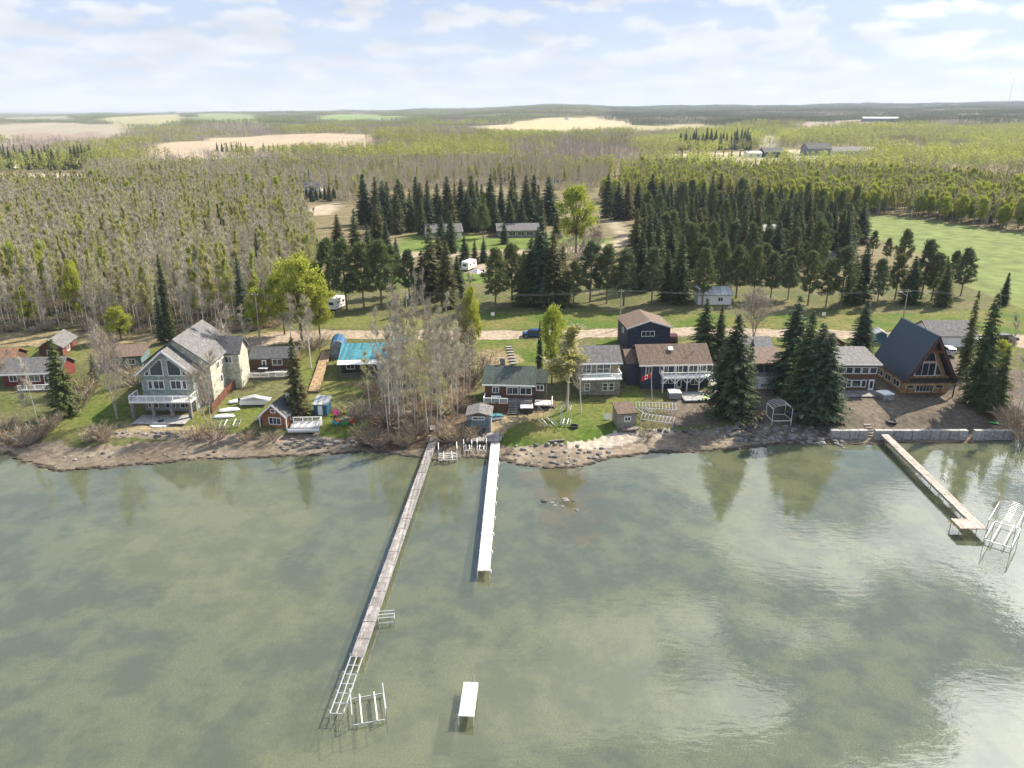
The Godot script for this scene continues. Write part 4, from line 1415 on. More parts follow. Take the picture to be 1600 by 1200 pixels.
	railing(h.root, [Vector3(-h.w * 0.5, -0.1, 2.7), Vector3(0.6, -0.1, 2.7)], M.weathered, "pickets", 0.9)
	steps(h.root, Vector3(1.6, -0.1, 2.8), 8, 1.2, M.redwood)
	h = house("turquoise_shed", "white shed with a turquoise roof behind the turquoise cabin", [618, 553], [636, 552], 3.5, 2.2, 0.5, "shed", M.white, M.roof_turq, 0.2, "shed")
	h = house("gambrel_shed", "grey shed with a rounded bright blue barn roof", [517, 560], [539, 559], 5.5, 1.9, 0.01, "shed", M.grey, M.roof_blue, 0.02, "shed")
	var gw: float = h.w * 0.5
	var arch := PackedVector2Array([Vector2(-gw - 0.15, 1.9), Vector2(gw + 0.15, 1.9), Vector2(gw - 0.1, 2.9), Vector2(gw * 0.55, 3.5), Vector2(0, 3.75), Vector2(-gw * 0.55, 3.5), Vector2(-gw + 0.1, 2.9)])
	obj("barn_roof", MB.new().prism(arch, -5.7, -0.15), M.roof_blue, h.root)
	obj("gable_wall", MB.new().prism(arch, -0.149, 0.05), M.grey, h.root)
	door(h, 0.0, 1.3, 1.8, M.grey, false)
	# green-roofed cottage
	h = house("green_roof_cottage", "brown cottage with a green roof, front deck, stairs and stone chimney", [758, 634], [833, 634], 7.0, 4.3, 2.1, "x", M.brown, M.roof_green)
	trim(h, M.white)
	hw = h.w * 0.5
	window(h, "f", -2.4, 3.1, 1.0, 1.0, 2)
	window(h, "f", 0.6, 3.0, 1.9, 1.2, 2)
	window(h, "f", 3.0, 3.0, 1.9, 1.2, 2)
	obj("chimney", MB.new().box(Vector3(-1.5, 6.4, -4.6), Vector3(0.9, 2.6, 0.8)), M.stone, h.root)
	obj("deck", MB.new().box(Vector3(-2.3, 0.75, 1.5), Vector3(hw * 0.98, 1.7, 2.9)), M.brown, h.root)
	obj("landing", MB.new().box(Vector3(1.9, 1.1, 0.7), Vector3(4.6, 1.1, 1.3)), M.plank, h.root)
	railing(h.root, [Vector3(-hw + 0.05, 1.6, 0.1), Vector3(-hw + 0.05, 1.6, 2.85), Vector3(-0.1, 1.6, 2.85)], M.white, "glass", 0.95)
	steps(h.root, Vector3(0.95, 1.65, 1.35), 8, 1.7, M.plank)
	var wing := shell(h.root, 2.2, 4.5, 4.3, 1.6, "x", M.darkbrown, M.roof_green, 0.3, Vector3(hw + 1.15, 0, -1.2))
	window(wing, "f", 0.0, 3.3, 1.2, 0.9, 2)
	obj("side_deck", MB.new().box(Vector3(hw + 1.9, 0.9, 0.2), Vector3(3.2, 0.2, 2.4)), M.trim, h.root)
	railing(h.root, [Vector3(hw + 0.4, 1.0, 1.3), Vector3(hw + 3.4, 1.0, 1.3), Vector3(hw + 3.4, 1.0, -0.9)], M.trim, "pickets", 0.8)
	base = h.root.position
	patio_table(base + Vector3(-2.3, 1.62, 1.3), "wooden dining table with chairs on the green-roofed cottage's deck")
	hot_tub(base + Vector3(3.1, 0.0, 2.3), 0.0, M.darkbrown, "dark wooden hot tub with a white cover beside the cottage stairs")
	# little grey boathouse by the white dock
	h = house("lake_boathouse", "small grey boathouse with a ridged grey roof above the white dock", [730, 675], [767, 675], 4.2, 2.9, 0.55, "z", M.grey, M.roof_grey, 0.25, "boathouse")
	window(h, "f", -0.1, 2.5, 1.9, 0.4, 2)
	obj("gable_boards", MB.new().box(Vector3(0, 3.05, 0.03), Vector3(h.w * 0.9, 0.3, 0.06)), M.brown, h.root)
	obj("shutter", MB.new().box(Vector3(-0.2, 1.65, 0.08), Vector3(h.w * 0.92, 1.1, 0.1)), M.teal, h.root)
	obj("terrace", MB.new().box(Vector3(0.9, -0.1, 2.0), Vector3(h.w + 1.4, 0.3, 3.4)), M.plank, h.root)
	base = h.root.position
	for k in 3: adirondack(base + Vector3(-1.1 + k * 0.95, 0.06, 1.5), 0.2 - 0.2 * k, M.black, "dark lounge chair on the terrace below the grey boathouse", "dark chairs on the boathouse terrace")
	# beige house
	h = house("beige_house", "two-storey beige house with a grey roof and white balcony", [905, 617], [968, 617], 8.5, 3.1, 0.3, "shed", M.beige, M.roof_grey, 0.1)
	var up2 := shell(h.root, h.w, 6.5, 6.0, 1.9, "x", M.beige, M.roof_grey, 0.7, Vector3(0, 0, -2.2))
	trim(up2, M.white)
	window(up2, "f", 1.0, 4.6, 2.4, 1.6, 2)
	window(up2, "f", -2.2, 4.6, 1.6, 1.6, 2)
	window(h, "f", 1.0, 1.7, 0.8, 1.3, 1, 2)
	window(h, "f", 2.2, 1.7, 0.8, 1.3, 1, 2)
	window(h, "f", -2.4, 1.7, 0.9, 1.3, 1, 2)
	obj("balcony", MB.new().box(Vector3(0, 3.42, -0.6), Vector3(h.w + 0.3, 0.22, 3.2)), M.white, h.root)
	railing(h.root, [Vector3(-h.w * 0.5, 3.5, 0.9), Vector3(h.w * 0.5, 3.5, 0.9), Vector3(h.w * 0.5, 3.5, -2.0)], M.white, "glass")
	# tall navy garage
	h = house("navy_garage", "tall navy two-storey garage with a brown gable roof near the road", [979, 553], [1045, 551], 9.0, 5.6, 1.5, "z", M.navy, M.roof_brown, 0.4, "garage")
	trim(h, M.trim)
	window(h, "f", -0.2, 4.3, 2.6, 0.95, 3)
	window(h, "l", 4.0, 4.2, 1.2, 1.0, 2)
	# navy house with balcony
	h = house("navy_house", "navy house with a broad brown roof and white braced balcony", [1000, 607], [1106, 606], 9.0, 5.0, 2.4, "x", M.navy, M.roof_brown, 0.5)
	trim(h, M.white)
	hw = h.w * 0.5
	window(h, "f", -hw + 1.5, 3.7, 1.0, 1.5, 2)
	for u in [-2.2, 0.6, 3.4, 5.2]: window(h, "f", u, 3.9, 1.5, 1.3, 2)
	for u in [-2.0, -0.6]: window(h, "f", u, 1.6, 1.0, 0.9, 2)
	door(h, 0.9, 1.0, 2.1, M.white)
	window(h, "f", 3.9, 1.4, 1.4, 1.2, 2)
	obj("skylight", MB.new().box(Vector3(-0.4, 7.1, -2.9), Vector3(0.9, 0.14, 0.9), Basis(Vector3.RIGHT, 0.49)), M.white, h.roof)
	obj("vent_pipe", MB.new().tube(Vector3(4.2, 6.2, -2.6), Vector3(4.2, 8.4, -2.6), 0.07, 0.07, 6), M.trim, h.roof)
	obj("balcony", MB.new().box(Vector3(1.9, 2.75, 1.0), Vector3(h.w - 3.8, 0.22, 2.2)), M.white, h.root)
	railing(h.root, [Vector3(3.8 - hw, 2.85, 0.1), Vector3(3.8 - hw, 2.85, 2.0), Vector3(hw, 2.85, 2.0)], M.white, "pickets")
	for k in 5:
		var px: float = 3.8 - hw + (h.w - 3.9) * k / 4.0
		var po := obj("post", MB.new().box(Vector3(px, 2.35, 2.0), Vector3(0.17, 5.4, 0.17)), M.white, h.root)
		var br := MB.new()
		if k > 0: br.bar(Vector3(px - 0.9, 2.6, 2.0), Vector3(px, 1.7, 2.0), 0.13, 0.13)
		if k < 4: br.bar(Vector3(px + 0.9, 2.6, 2.0), Vector3(px, 1.7, 2.0), 0.13, 0.13)
		obj("brace", br, M.white, po)
	var lw := shell(h.root, 2.6, 7.0, 4.6, 1.6, "x", M.navy, M.roof_brown, 0.3, Vector3(-hw - 0.9, 0, -2.0))
	obj("patio", MB.new().box(Vector3(3.2, 0.05, 4.6), Vector3(6.0, 0.2, 4.6)), M.concrete, h.root)
	steps(h.root, Vector3(hw + 0.3, 2.8, 1.0), 14, 1.0, M.white, 0.26, 0.19)
	base = h.root.position
	hot_tub(base + Vector3(-0.8, 0, 4.2), 0.0, M.steel, "grey covered hot tub in front of the navy house")
	# grey bungalow behind the spruces
	h = house("bungalow", "grey bungalow with dark porch and a white skirted deck between spruces", [1172, 604], [1226, 602], 6.0, 4.6, 1.0, "shed", M.grey, M.roof_brown, 0.4)
	for u in [-2.0, 0.0, 2.0]: window(h, "f", u, 3.6, 1.5, 1.0, 1, 1, M.darkbrown)
	obj("deck_skirt", MB.new().box(Vector3(0.2, 1.1, 1.3), Vector3(h.w + 0.2, 2.6, 0.16)), M.trim, h.root)
	obj("deck", MB.new().box(Vector3(0.2, 2.45, 0.65), Vector3(h.w + 0.2, 0.14, 1.3)), M.plank, h.root)
	var bh := shell(h.root, h.w + 0.5, 6.5, 5.4, 1.6, "x", M.grey, M.roof_grey, 0.5, Vector3(-0.6, 0, -6.4))
	# brown two-storey house
	h = house("brown_house", "brown two-storey house with rows of white windows and a low grey roof", [1302, 610], [1367, 610], 7.5, 5.2, 0.9, "shed", M.brown, M.roof_grey, 0.5)
	trim(h, M.trim)
	for k in 5: window(h, "f", -h.w * 0.5 + 1.0 + k * (h.w - 1.9) / 4.0, 4.0, 1.15, 1.1, 1)
	window(h, "f", 0.2, 1.4, 1.5, 1.2, 1)
	window(h, "f", -1.2, 1.4, 0.7, 1.3, 1)
	window(h, "f", 1.6, 1.4, 0.7, 1.3, 1)
	door(h, h.w * 0.5 - 0.9, 1.0, 2.2, M.white)
	obj("patio", MB.new().box(Vector3(0, 0.0, 1.8), Vector3(h.w, 0.2, 3.4)), M.plank, h.root)
	base = h.root.position
	hot_tub(base + Vector3(4.2, -0.1, 3.6), 0.2, M.steel, "grey square hot tub with a light cover on the bare soil")
	# A-frame
	h = house("a_frame_house", "steep A-frame house with a deep blue metal roof and glazed gable", [1407, 614], [1479, 614], 11.5, 2.6, 0.1, "shed", M.plywood, M.plywood, 0.02)
	var ax: float = h.w * 0.5
	var ar := MB.new()
	var apex := 11.7
	for s in [-1.0, 1.0]:
		var e0 := Vector3(s * (ax + 0.5), 2.9, 1.9)
		var e1 := Vector3(s * (ax + 0.5), 2.9, -11.9)
		if s < 0: slab(ar, e1, e0, Vector3(0, apex, 1.9), Vector3(0, apex, -11.9), 0.25)
		else: slab(ar, e0, e1, Vector3(0, apex, -11.9), Vector3(0, apex, 1.9), 0.25)
	obj("steep_roof", ar, M.roof_night, h.root)
	obj("gable_wall", MB.new().prism(PackedVector2Array([Vector2(-ax + 0.1, 2.75), Vector2(ax - 0.1, 2.75), Vector2(0, apex - 0.6)]), -11.6, -0.5), M.plywood, h.root)
	var rk := MB.new()
	for s in [-1.0, 1.0]: rk.bar(Vector3(s * (ax + 0.35), 2.75, 1.75), Vector3(0, apex - 0.45, 1.75), 0.25, 0.55)
	rk.bar(Vector3(-1.45, 8.6, 1.6), Vector3(1.45, 8.6, 1.6), 0.25, 0.4)
	obj("rake_beam", rk, M.redwood, h.root)
	var ag := {"root": h.root, "w": h.w, "d": 11.0, "h": 2.6, "off": Vector3(0, 0, -0.5)}
	window(ag, "f", -0.2, 4.6, 3.6, 2.4, 3)
	poly_window(ag, PackedVector2Array([Vector2(1.85, 3.5), Vector2(3.1, 3.5), Vector2(1.85, 5.6)]))
	poly_window(ag, PackedVector2Array([Vector2(-3.2, 3.5), Vector2(-2.15, 3.5), Vector2(-2.15, 5.4)]))
	poly_window(ag, PackedVector2Array([Vector2(-1.7, 6.2), Vector2(1.5, 6.2), Vector2(0.8, 8.0), Vector2(-0.9, 8.0)]))
	obj("balcony", MB.new().box(Vector3(0, 2.78, 0.85), Vector3(h.w + 0.6, 0.3, 2.3)), M.darkbrown, h.root)
	obj("beam", MB.new().box(Vector3(0, 2.45, 1.9), Vector3(h.w + 1.0, 0.4, 0.2)), M.plywood, h.root)
	for x in [-ax + 0.2, 0.3, 2.0, ax + 0.1]: obj("post", MB.new().box(Vector3(x, 0.9, 1.8), Vector3(0.18, 3.0, 0.18)), M.redwood, h.root)
	window(h, "f", -2.8, 1.5, 1.4, 0.9, 1)
	window(h, "f", 2.8, 1.5, 1.4, 0.9, 1)
	window(h, "f", 0.0, 1.25, 3.2, 1.7, 5)
	for k in 3: window(h, "l", 2.0 + k * 3.2, 1.5, 2.2, 1.1, 2)
	# garages and sheds near the road on the far side of the yards
	h = house("white_garage", "white garage with a plain grey gable roof behind the A-frame", [1452, 541], [1522, 543], 8.0, 2.7, 2.2, "x", M.white, M.roof_grey, 0.5, "garage")
	door(h, -2.4, 2.4, 2.1, M.trim, false)
	window(h, "f", 2.5, 1.5, 1.4, 1.0, 2)
	h = house("brown_cabin", "small brown cabin with a tan gable roof behind the spruce clump", [1284, 552], [1318, 553], 6.0, 2.3, 1.3, "z", M.redwood, M.roof_brown, 0.5)
	window(h, "f", 0.0, 1.4, 1.3, 1.0, 2)
	h = house("roadside_shed", "small blue roadside shed behind the broad spruce", [1366, 536], [1384, 537], 3.0, 2.0, 0.7, "z", M.blue, M.roof_metal, 0.2, "shed")
	# tan shed on the lawn
	h = house("tan_shed", "small tan shed with a brown lean-to roof on the bright lawn", [965, 668], [994, 667], 2.8, 2.5, 0.9, "shed", M.beige, M.roof_brown, 0.15, "shed")
	window(h, "f", 0.05, 1.6, 0.95, 0.65, 2)
	obj("landing", MB.new().box(Vector3(0.2, 0.1, 0.7), Vector3(3.0, 0.2, 1.3)), M.weathered, h.root)
	h = house("tiny_pale_shed", "tiny pale shed under the spruce clump by the rock bank", [1250, 655], [1276, 655], 2.0, 1.5, 0.3, "shed", M.white, M.roof_metal, 0.1, "shed")
	# --- cottages beyond the road
	h = house("back_bungalow", "long low bungalow with a grey roof and dark windows among spruces", [778, 371], [842, 370], 9.0, 2.7, 2.0, "x", M.grey, M.roof_grey, 0.6)
	for u in [-6.0, -2.5, 1.0, 4.5]: window(h, "f", u, 1.4, 2.6, 1.5, 2)
	h = house("back_cottage", "grey cottage with a pale gable roof behind the tall paired spruces", [668, 374], [722, 372], 8.0, 2.7, 2.4, "x", M.trim, M.roof_grey, 0.6)
	for u in [-4.0, 0.0, 4.0]: window(h, "f", u, 1.5, 1.6, 1.2, 2)
	h = house("long_white_cottage", "long white-roofed cottage hidden behind the bungalow", [770, 345], [840, 344], 8.0, 2.7, 1.6, "x", M.white, M.roof_metal, 0.5)
	h = house("white_roof_garage", "pale-walled garage under the pines beyond the road", [1090, 476], [1142, 476], 6.0, 2.6, 1.4, "x", M.trim, M.roof_metal, 0.4, "garage")
	window(h, "f", 1.5, 1.4, 1.2, 1.0, 2)
	h = house("stand_cottage", "white-roofed cottage inside the dense spruce stand", [1160, 372], [1235, 372], 8.0, 2.8, 1.8, "x", M.grey, M.roof_metal, 0.5)
	h = house("pale_shed", "small white-roofed shed between pines and spruces", [1290, 410], [1306, 410], 4.0, 2.4, 1.0, "z", M.grey, M.roof_metal, 0.3, "shed")
	h = house("hidden_cabin", "turquoise cabin glimpsed inside the leafless wood", [342, 446], [356, 446], 4.0, 2.6, 1.2, "z", M.roof_turq, M.roof_metal, 0.3)
	h = house("wood_cottage", "pale cottage glimpsed between bare trunks in the wood", [288, 440], [306, 440], 6.0, 2.5, 1.4, "x", M.trim, M.roof_grey, 0.4)
	# --- far buildings
	for a in [["far_barn", "dark blue barn by the distant highway", 1194, 1226, 246, 18.0, 5.0, 4.0, "x", M.navy, M.roof_dark], ["far_lodge", "big grey many-gabled lodge by the distant highway", 1262, 1298, 243, 16.0, 7.0, 5.0, "x", M.grey, M.roof_dark],
		["far_hall", "long low grey hall beside the distant lodge", 1302, 1358, 242, 18.0, 4.0, 4.0, "x", M.trim, M.roof_grey], ["far_shop", "small white building beside the dark blue barn", 1168, 1190, 246, 10.0, 4.0, 2.0, "x", M.white, M.roof_metal],
		["far_arena", "long white-roofed building on the distant hill", 1348, 1404, 190, 30.0, 8.0, 4.0, "x", M.grey, M.roof_metal], ["far_farmhouse", "red-brown farmhouse beyond the bare woods", 470, 500, 241, 12.0, 4.0, 4.0, "x", M.redwood, M.roof_brown],
		["far_cottage", "white farm cottage beyond the bare woods", 455, 468, 237, 10.0, 3.5, 3.0, "x", M.white, M.roof_grey], ["far_house", "pale house among dark spruces by the left fields", 2, 20, 263, 9.0, 3.5, 2.5, "x", M.trim, M.roof_grey],
		["far_bungalow", "grey bungalow among dark spruces by the left fields", 60, 84, 262, 9.0, 3.5, 2.5, "x", M.grey, M.roof_grey], ["far_cabin", "grey-roofed cabin in the bare woods by the small spruces", 476, 500, 300, 9.0, 3.0, 2.5, "x", M.trim, M.roof_grey],
		["far_granary", "white granary on the tan hill field", 883, 888, 187, 6.0, 5.0, 2.0, "z", M.white, M.roof_metal], ["far_home", "small white house beyond the tan hill field's spruces", 945, 962, 218, 8.0, 3.5, 2.5, "x", M.white, M.roof_brown]]:
		h = house(a[0], a[1], [a[2], a[4]], [a[3], a[4]], a[5], a[6], a[7], a[8], a[9], a[10], 0.6, "building")
		var nw := int(h.w / 6.0)
		for k in nw: window(h, "f", -h.w * 0.5 + (k + 0.5) * h.w / nw, a[6] * 0.5, 2.4, 1.8, 1)

func patio_table(p: Vector3, label: String) -> void:
	var t := thing("patio_table", label, "table", p)
	obj("tabletop", MB.new().box(Vector3(0, 0.74, 0), Vector3(1.8, 0.06, 0.95)), M.trim, t)
	for x in [-0.75, 0.75]:
		for z in [-0.35, 0.35]: obj("leg", MB.new().box(Vector3(x, 0.36, z), Vector3(0.07, 0.72, 0.07)), M.steel, t)
	for k in 4:
		var c := thing("patio_chair", "dark patio chair pulled up to an outdoor deck table", "chair", p + Vector3(-0.5 + (k % 2), 0, 0.85 if k < 2 else -0.85), 0.0 if k < 2 else PI, "chairs at the deck tables")
		obj("seat", MB.new().box(Vector3(0, 0.44, 0), Vector3(0.46, 0.05, 0.46)), M.black, c)
		obj("backrest", MB.new().box(Vector3(0, 0.72, 0.22), Vector3(0.46, 0.5, 0.05)), M.black, c)
		for x in [-0.2, 0.2]:
			for z in [-0.2, 0.2]: obj("leg", MB.new().box(Vector3(x, 0.21, z), Vector3(0.04, 0.42, 0.04)), M.black, c)

func hot_tub(p: Vector3, turn: float, skirt: Material, label: String) -> void:
	var t := thing("hot_tub", label, "hot tub", p, turn)
	obj("cabinet", MB.new().box(Vector3(0, 0.35, 0), Vector3(2.2, 1.1, 2.2)), skirt, t)
	for s in [-1, 1]: obj("cover_half", MB.new().box(Vector3(s * 0.57, 0.98, 0), Vector3(1.13, 0.16, 2.3), Basis(Vector3.BACK, -s * 0.05)), M.trim, t)
	obj("step", MB.new().box(Vector3(0, 0.12, 1.35), Vector3(1.0, 0.3, 0.5)), skirt, t)

func adirondack(p: Vector3, turn: float, m: Material, label: String, group := "") -> void:
	var t := thing("lounge_chair", label, "chair", p, turn, group)
	obj("seat", MB.new().bar(Vector3(0, 0.28, -0.32), Vector3(0, 0.42, 0.32), 0.6, 0.05), m, t)
	for k in 5: obj("back_slat", MB.new().bar(Vector3(-0.26 + 0.13 * k, 0.28, -0.3), Vector3(-0.30 + 0.15 * k, 1.05 + 0.06 * (2 - absf(k - 2.0)), -0.62), 0.12, 0.04), m, t)
	for s in [-1, 1]:
		obj("armrest", MB.new().box(Vector3(s * 0.4, 0.58, 0.02), Vector3(0.16, 0.04, 0.85)), m, t)
		obj("leg", MB.new().box(Vector3(s * 0.36, 0.28, 0.38), Vector3(0.06, 0.6, 0.1)), m, t)
		obj("leg", MB.new().box(Vector3(s * 0.36, 0.28, -0.3), Vector3(0.06, 0.6, 0.1)), m, t)

# ---- docks, lifts and everything that stands in the yards ---------------------------------
func dock_run(root: Node3D, p: Vector3, q: Vector3, w: float, pieces: int, m: Array, post_m: Material, gap := 0.03) -> void:    # local level deck from p to q, in sections on posts
	var d := (q - p).normalized()
	var side := d.cross(Vector3.UP).normalized()
	for k in pieces:
		var a := p.lerp(q, float(k) / pieces) + d * gap
		var b := p.lerp(q, (k + 1.0) / pieces) - d * gap
		var s := obj("deck_section", MB.new().bar(a, b, w, 0.12), m[k % m.size()], root)
		s.position.y = 0.012 * sin(k * 2.3)
		for e in [-1.0, 1.0]:
			var at_: Vector3 = b + side * e * (w * 0.5 + 0.04)
			obj("post", MB.new().tube(at_ + Vector3(0, -2.4, 0), at_ + Vector3(0, 0.22 if e > 0 else 0.06, 0), 0.045, 0.045, 6, true), post_m, root)
	for e in [-1.0, 1.0]: obj("side_rail", MB.new().bar(p + side * e * (w * 0.5 + 0.03) + Vector3(0, -0.13, 0), q + side * e * (w * 0.5 + 0.03) + Vector3(0, -0.13, 0), 0.06, 0.2), post_m, root)

func lift(called: String, label: String, p: Vector3, turn: float, w: float, l: float, hh: float, bunks := true, ribs := 0, m: Material = null) -> Node3D:
	var t := thing(called, label, "boat lift", p, turn)
	var am: Material = m if m else M.alu
	for x in [-1.0, 1.0]:
		for z in [-1.0, 1.0]: obj("post", MB.new().box(Vector3(x * w * 0.5, hh * 0.5 - 0.6, z * l * 0.5), Vector3(0.08, hh + 1.2, 0.08)), am, t)
		obj("side_beam", MB.new().bar(Vector3(x * w * 0.5, 0.35, -l * 0.5), Vector3(x * w * 0.5, 0.35, l * 0.5), 0.07, 0.1), am, t)
		if hh > 1.4: obj("side_beam", MB.new().bar(Vector3(x * w * 0.5, hh, -l * 0.5), Vector3(x * w * 0.5, hh, l * 0.5), 0.09, 0.09), am, t)
	for z in [-1.0, 1.0]: obj("cross_beam", MB.new().bar(Vector3(-w * 0.5, 0.3, z * l * 0.5), Vector3(w * 0.5, 0.3, z * l * 0.5), 0.07, 0.1), am, t)
	if bunks:
		for x in [-0.5, 0.5]: obj("bunk", MB.new().bar(Vector3(x * w * 0.45, 0.5, -l * 0.55), Vector3(x * w * 0.45, 0.5, l * 0.55), 0.11, 0.1), M.trim, t)
	for k in ribs:
		var z := -l * 0.5 + l * k / (ribs - 1.0)
		var r := MB.new()
		var last := Vector3(-w * 0.5, hh, z)
		for s in 6:
			var a := PI * (s + 1) / 6.0
			var nx := Vector3(-cos(a) * w * 0.5, hh + sin(a) * 0.7, z)
			r.bar(last, nx, 0.04, 0.04)
			last = nx
		obj("canopy_rib", r, am, t)
	return t

func frame_canopy(label: String, p: Vector3, turn: float, w: float, l: float, n: int, tilt := 0.0) -> void:      # a lift canopy frame set down on the ground
	var t := thing("boat_canopy", label, "boat lift", p, turn)
	t.rotation.x = tilt
	for x in [-1.0, 1.0]: obj("rail", MB.new().bar(Vector3(x * w * 0.5, 0.7, -l * 0.5), Vector3(x * w * 0.5, 0.7, l * 0.5), 0.1, 0.12), M.alu, t)
	for k in n:
		var z := -l * 0.5 + l * k / (n - 1.0)
		var r := MB.new()
		r.bar(Vector3(-w * 0.5, 0.7, z), Vector3(-w * 0.22, 1.15, z), 0.07, 0.07)
		r.bar(Vector3(-w * 0.22, 1.15, z), Vector3(w * 0.22, 1.15, z), 0.07, 0.07)
		r.bar(Vector3(w * 0.22, 1.15, z), Vector3(w * 0.5, 0.7, z), 0.07, 0.07)
		obj("rib", r, M.alu, t)
	for x in [-1.0, 1.0]:
		for z in [-1.0, 1.0]: obj("leg", MB.new().box(Vector3(x * w * 0.5, 0.3, z * l * 0.5), Vector3(0.1, 0.9, 0.1)), M.alu, t)

func car(label: String, p: Vector3, turn: float, paint: Material, tall := 1.65, long := 4.6, pickup := false) -> void:
	var t := thing("parked_car", label, "car", p, turn)
	var x := long * 0.5
	var prof := PackedVector2Array([Vector2(-x, 0.32), Vector2(x, 0.32), Vector2(x + 0.04, 0.62), Vector2(x - 0.1, 0.92), Vector2(x - 1.1, 1.0), Vector2(-x + 0.05, 1.02), Vector2(-x - 0.03, 0.7)])
	obj("body", MB.new().prism(prof, -0.9, 0.9), paint, t)
	var back := -x + (1.9 if pickup else 0.15)
	var cabin := PackedVector2Array([Vector2(back, 0.98), Vector2(x - 1.05, 0.98), Vector2(x - 1.75, tall - 0.04), Vector2(x - 1.95, tall), Vector2(back + 0.35, tall), Vector2(back + 0.15, tall - 0.08)])
	var cb := obj("cabin", MB.new().prism(cabin, -0.78, 0.78), paint, t)
	for s in [-1.0, 1.0]:
		obj("side_window", MB.new().prism(PackedVector2Array([Vector2(back + 0.25, 1.08), Vector2(x - 1.3, 1.08), Vector2(x - 1.85, tall - 0.14), Vector2(back + 0.4, tall - 0.14)]), s * 0.79 - 0.012, s * 0.79 + 0.012), M.glass, cb)
	var n := Vector3(x - 1.05, 0.98, 0).lerp(Vector3(x - 1.75, tall - 0.04, 0), 0.5)
	obj("windscreen", MB.new().box(n + Vector3(0.03, 0.03, 0), Vector3(0.03, 0.72, 1.4), Basis(Vector3.BACK, 0.78)), M.glass, cb)
	obj("rear_window", MB.new().box(Vector3(back + 0.06, 1.3, 0), Vector3(0.04, 0.4, 1.3), Basis(Vector3.BACK, -0.2)), M.glass, cb)
	for wx in [-x + 0.85, x - 0.9]:
		for s in [-1.0, 1.0]:
			var wh := obj("wheel", MB.new().tube(Vector3(wx, 0.33, s * 0.72), Vector3(wx, 0.33, s * 0.93), 0.34, 0.34, 14, true), M.rubber, t)
			obj("rim", MB.new().tube(Vector3(wx, 0.33, s * 0.72), Vector3(wx, 0.33, s * 0.945), 0.2, 0.2, 10, true), M.alu, wh)
	for s in [-1.0, 1.0]:
		obj("headlight", MB.new().box(Vector3(x - 0.02, 0.75, s * 0.65), Vector3(0.1, 0.14, 0.34)), M.white, t)
		obj("tail_light", MB.new().box(Vector3(-x, 0.82, s * 0.68), Vector3(0.1, 0.2, 0.26)), M.tail, t)

func trailer(label: String, p: Vector3, turn: float, long: float) -> void:
	var t := thing("camping_trailer", label, "trailer", p, turn)
	var x := long * 0.5
	obj("body", MB.new().prism(PackedVector2Array([Vector2(-x, 0.5), Vector2(x - 0.5, 0.5), Vector2(x, 1.0), Vector2(x - 0.15, 2.6), Vector2(x - 0.5, 2.9), Vector2(-x + 0.15, 2.9), Vector2(-x, 2.7)]), -1.2, 1.2), M.white, t)
	for s in [-1.0, 1.0]:
		obj("window", MB.new().box(Vector3(x * 0.4, 1.9, s * 1.21), Vector3(1.1, 0.6, 0.03)), M.glass, t)
		obj("window", MB.new().box(Vector3(-x * 0.5, 1.9, s * 1.21), Vector3(0.8, 0.6, 0.03)), M.glass, t)
		obj("stripe", MB.new().box(Vector3(-0.2, 1.1, s * 1.205), Vector3(long * 0.9, 0.18, 0.02)), M.steel, t)
		obj("wheel", MB.new().tube(Vector3(-0.3, 0.33, s * 1.0), Vector3(-0.3, 0.33, s * 1.22), 0.34, 0.34, 12, true), M.rubber, t)
	obj("end_window", MB.new().box(Vector3(-x - 0.01, 1.9, 0), Vector3(0.03, 0.7, 1.3)), M.glass, t)
	obj("roof_vent", MB.new().box(Vector3(0.3, 2.98, 0), Vector3(0.6, 0.2, 0.6)), M.trim, t)
	obj("hitch", MB.new().bar(Vector3(x - 0.4, 0.5, 0), Vector3(x + 1.0, 0.5, 0), 0.14, 0.14), M.black, t)

func kayak(label: String, p: Vector3, turn: float, m: Material) -> void:
	var t := thing("kayak", label, "kayak", p, turn)
	var b := MB.new()
	var n := 10
	for i in n:
		var a := -1.0 + 2.0 * i / n
		var c := -1.0 + 2.0 * (i + 1) / n
		var wa := 0.36 * sqrt(maxf(0.0, 1.0 - a * a)) + 0.01
		var wc := 0.36 * sqrt(maxf(0.0, 1.0 - c * c)) + 0.01
		for k in 8:
			var f := TAU * k / 8
			var g := TAU * (k + 1) / 8
			b.quad(Vector3(a * 1.7, 0.25 + sin(f) * wa * 0.55 + a * a * 0.12, cos(f) * wa), Vector3(a * 1.7, 0.25 + sin(g) * wa * 0.55 + a * a * 0.12, cos(g) * wa), Vector3(c * 1.7, 0.25 + sin(g) * wc * 0.55 + c * c * 0.12, cos(g) * wc), Vector3(c * 1.7, 0.25 + sin(f) * wc * 0.55 + c * c * 0.12, cos(f) * wc))
	obj("hull", b, m, t)
	obj("cockpit", MB.new().tube(Vector3(0, 0.40, 0), Vector3(0, 0.47, 0), 0.34, 0.28, 12, true), M.black, t)

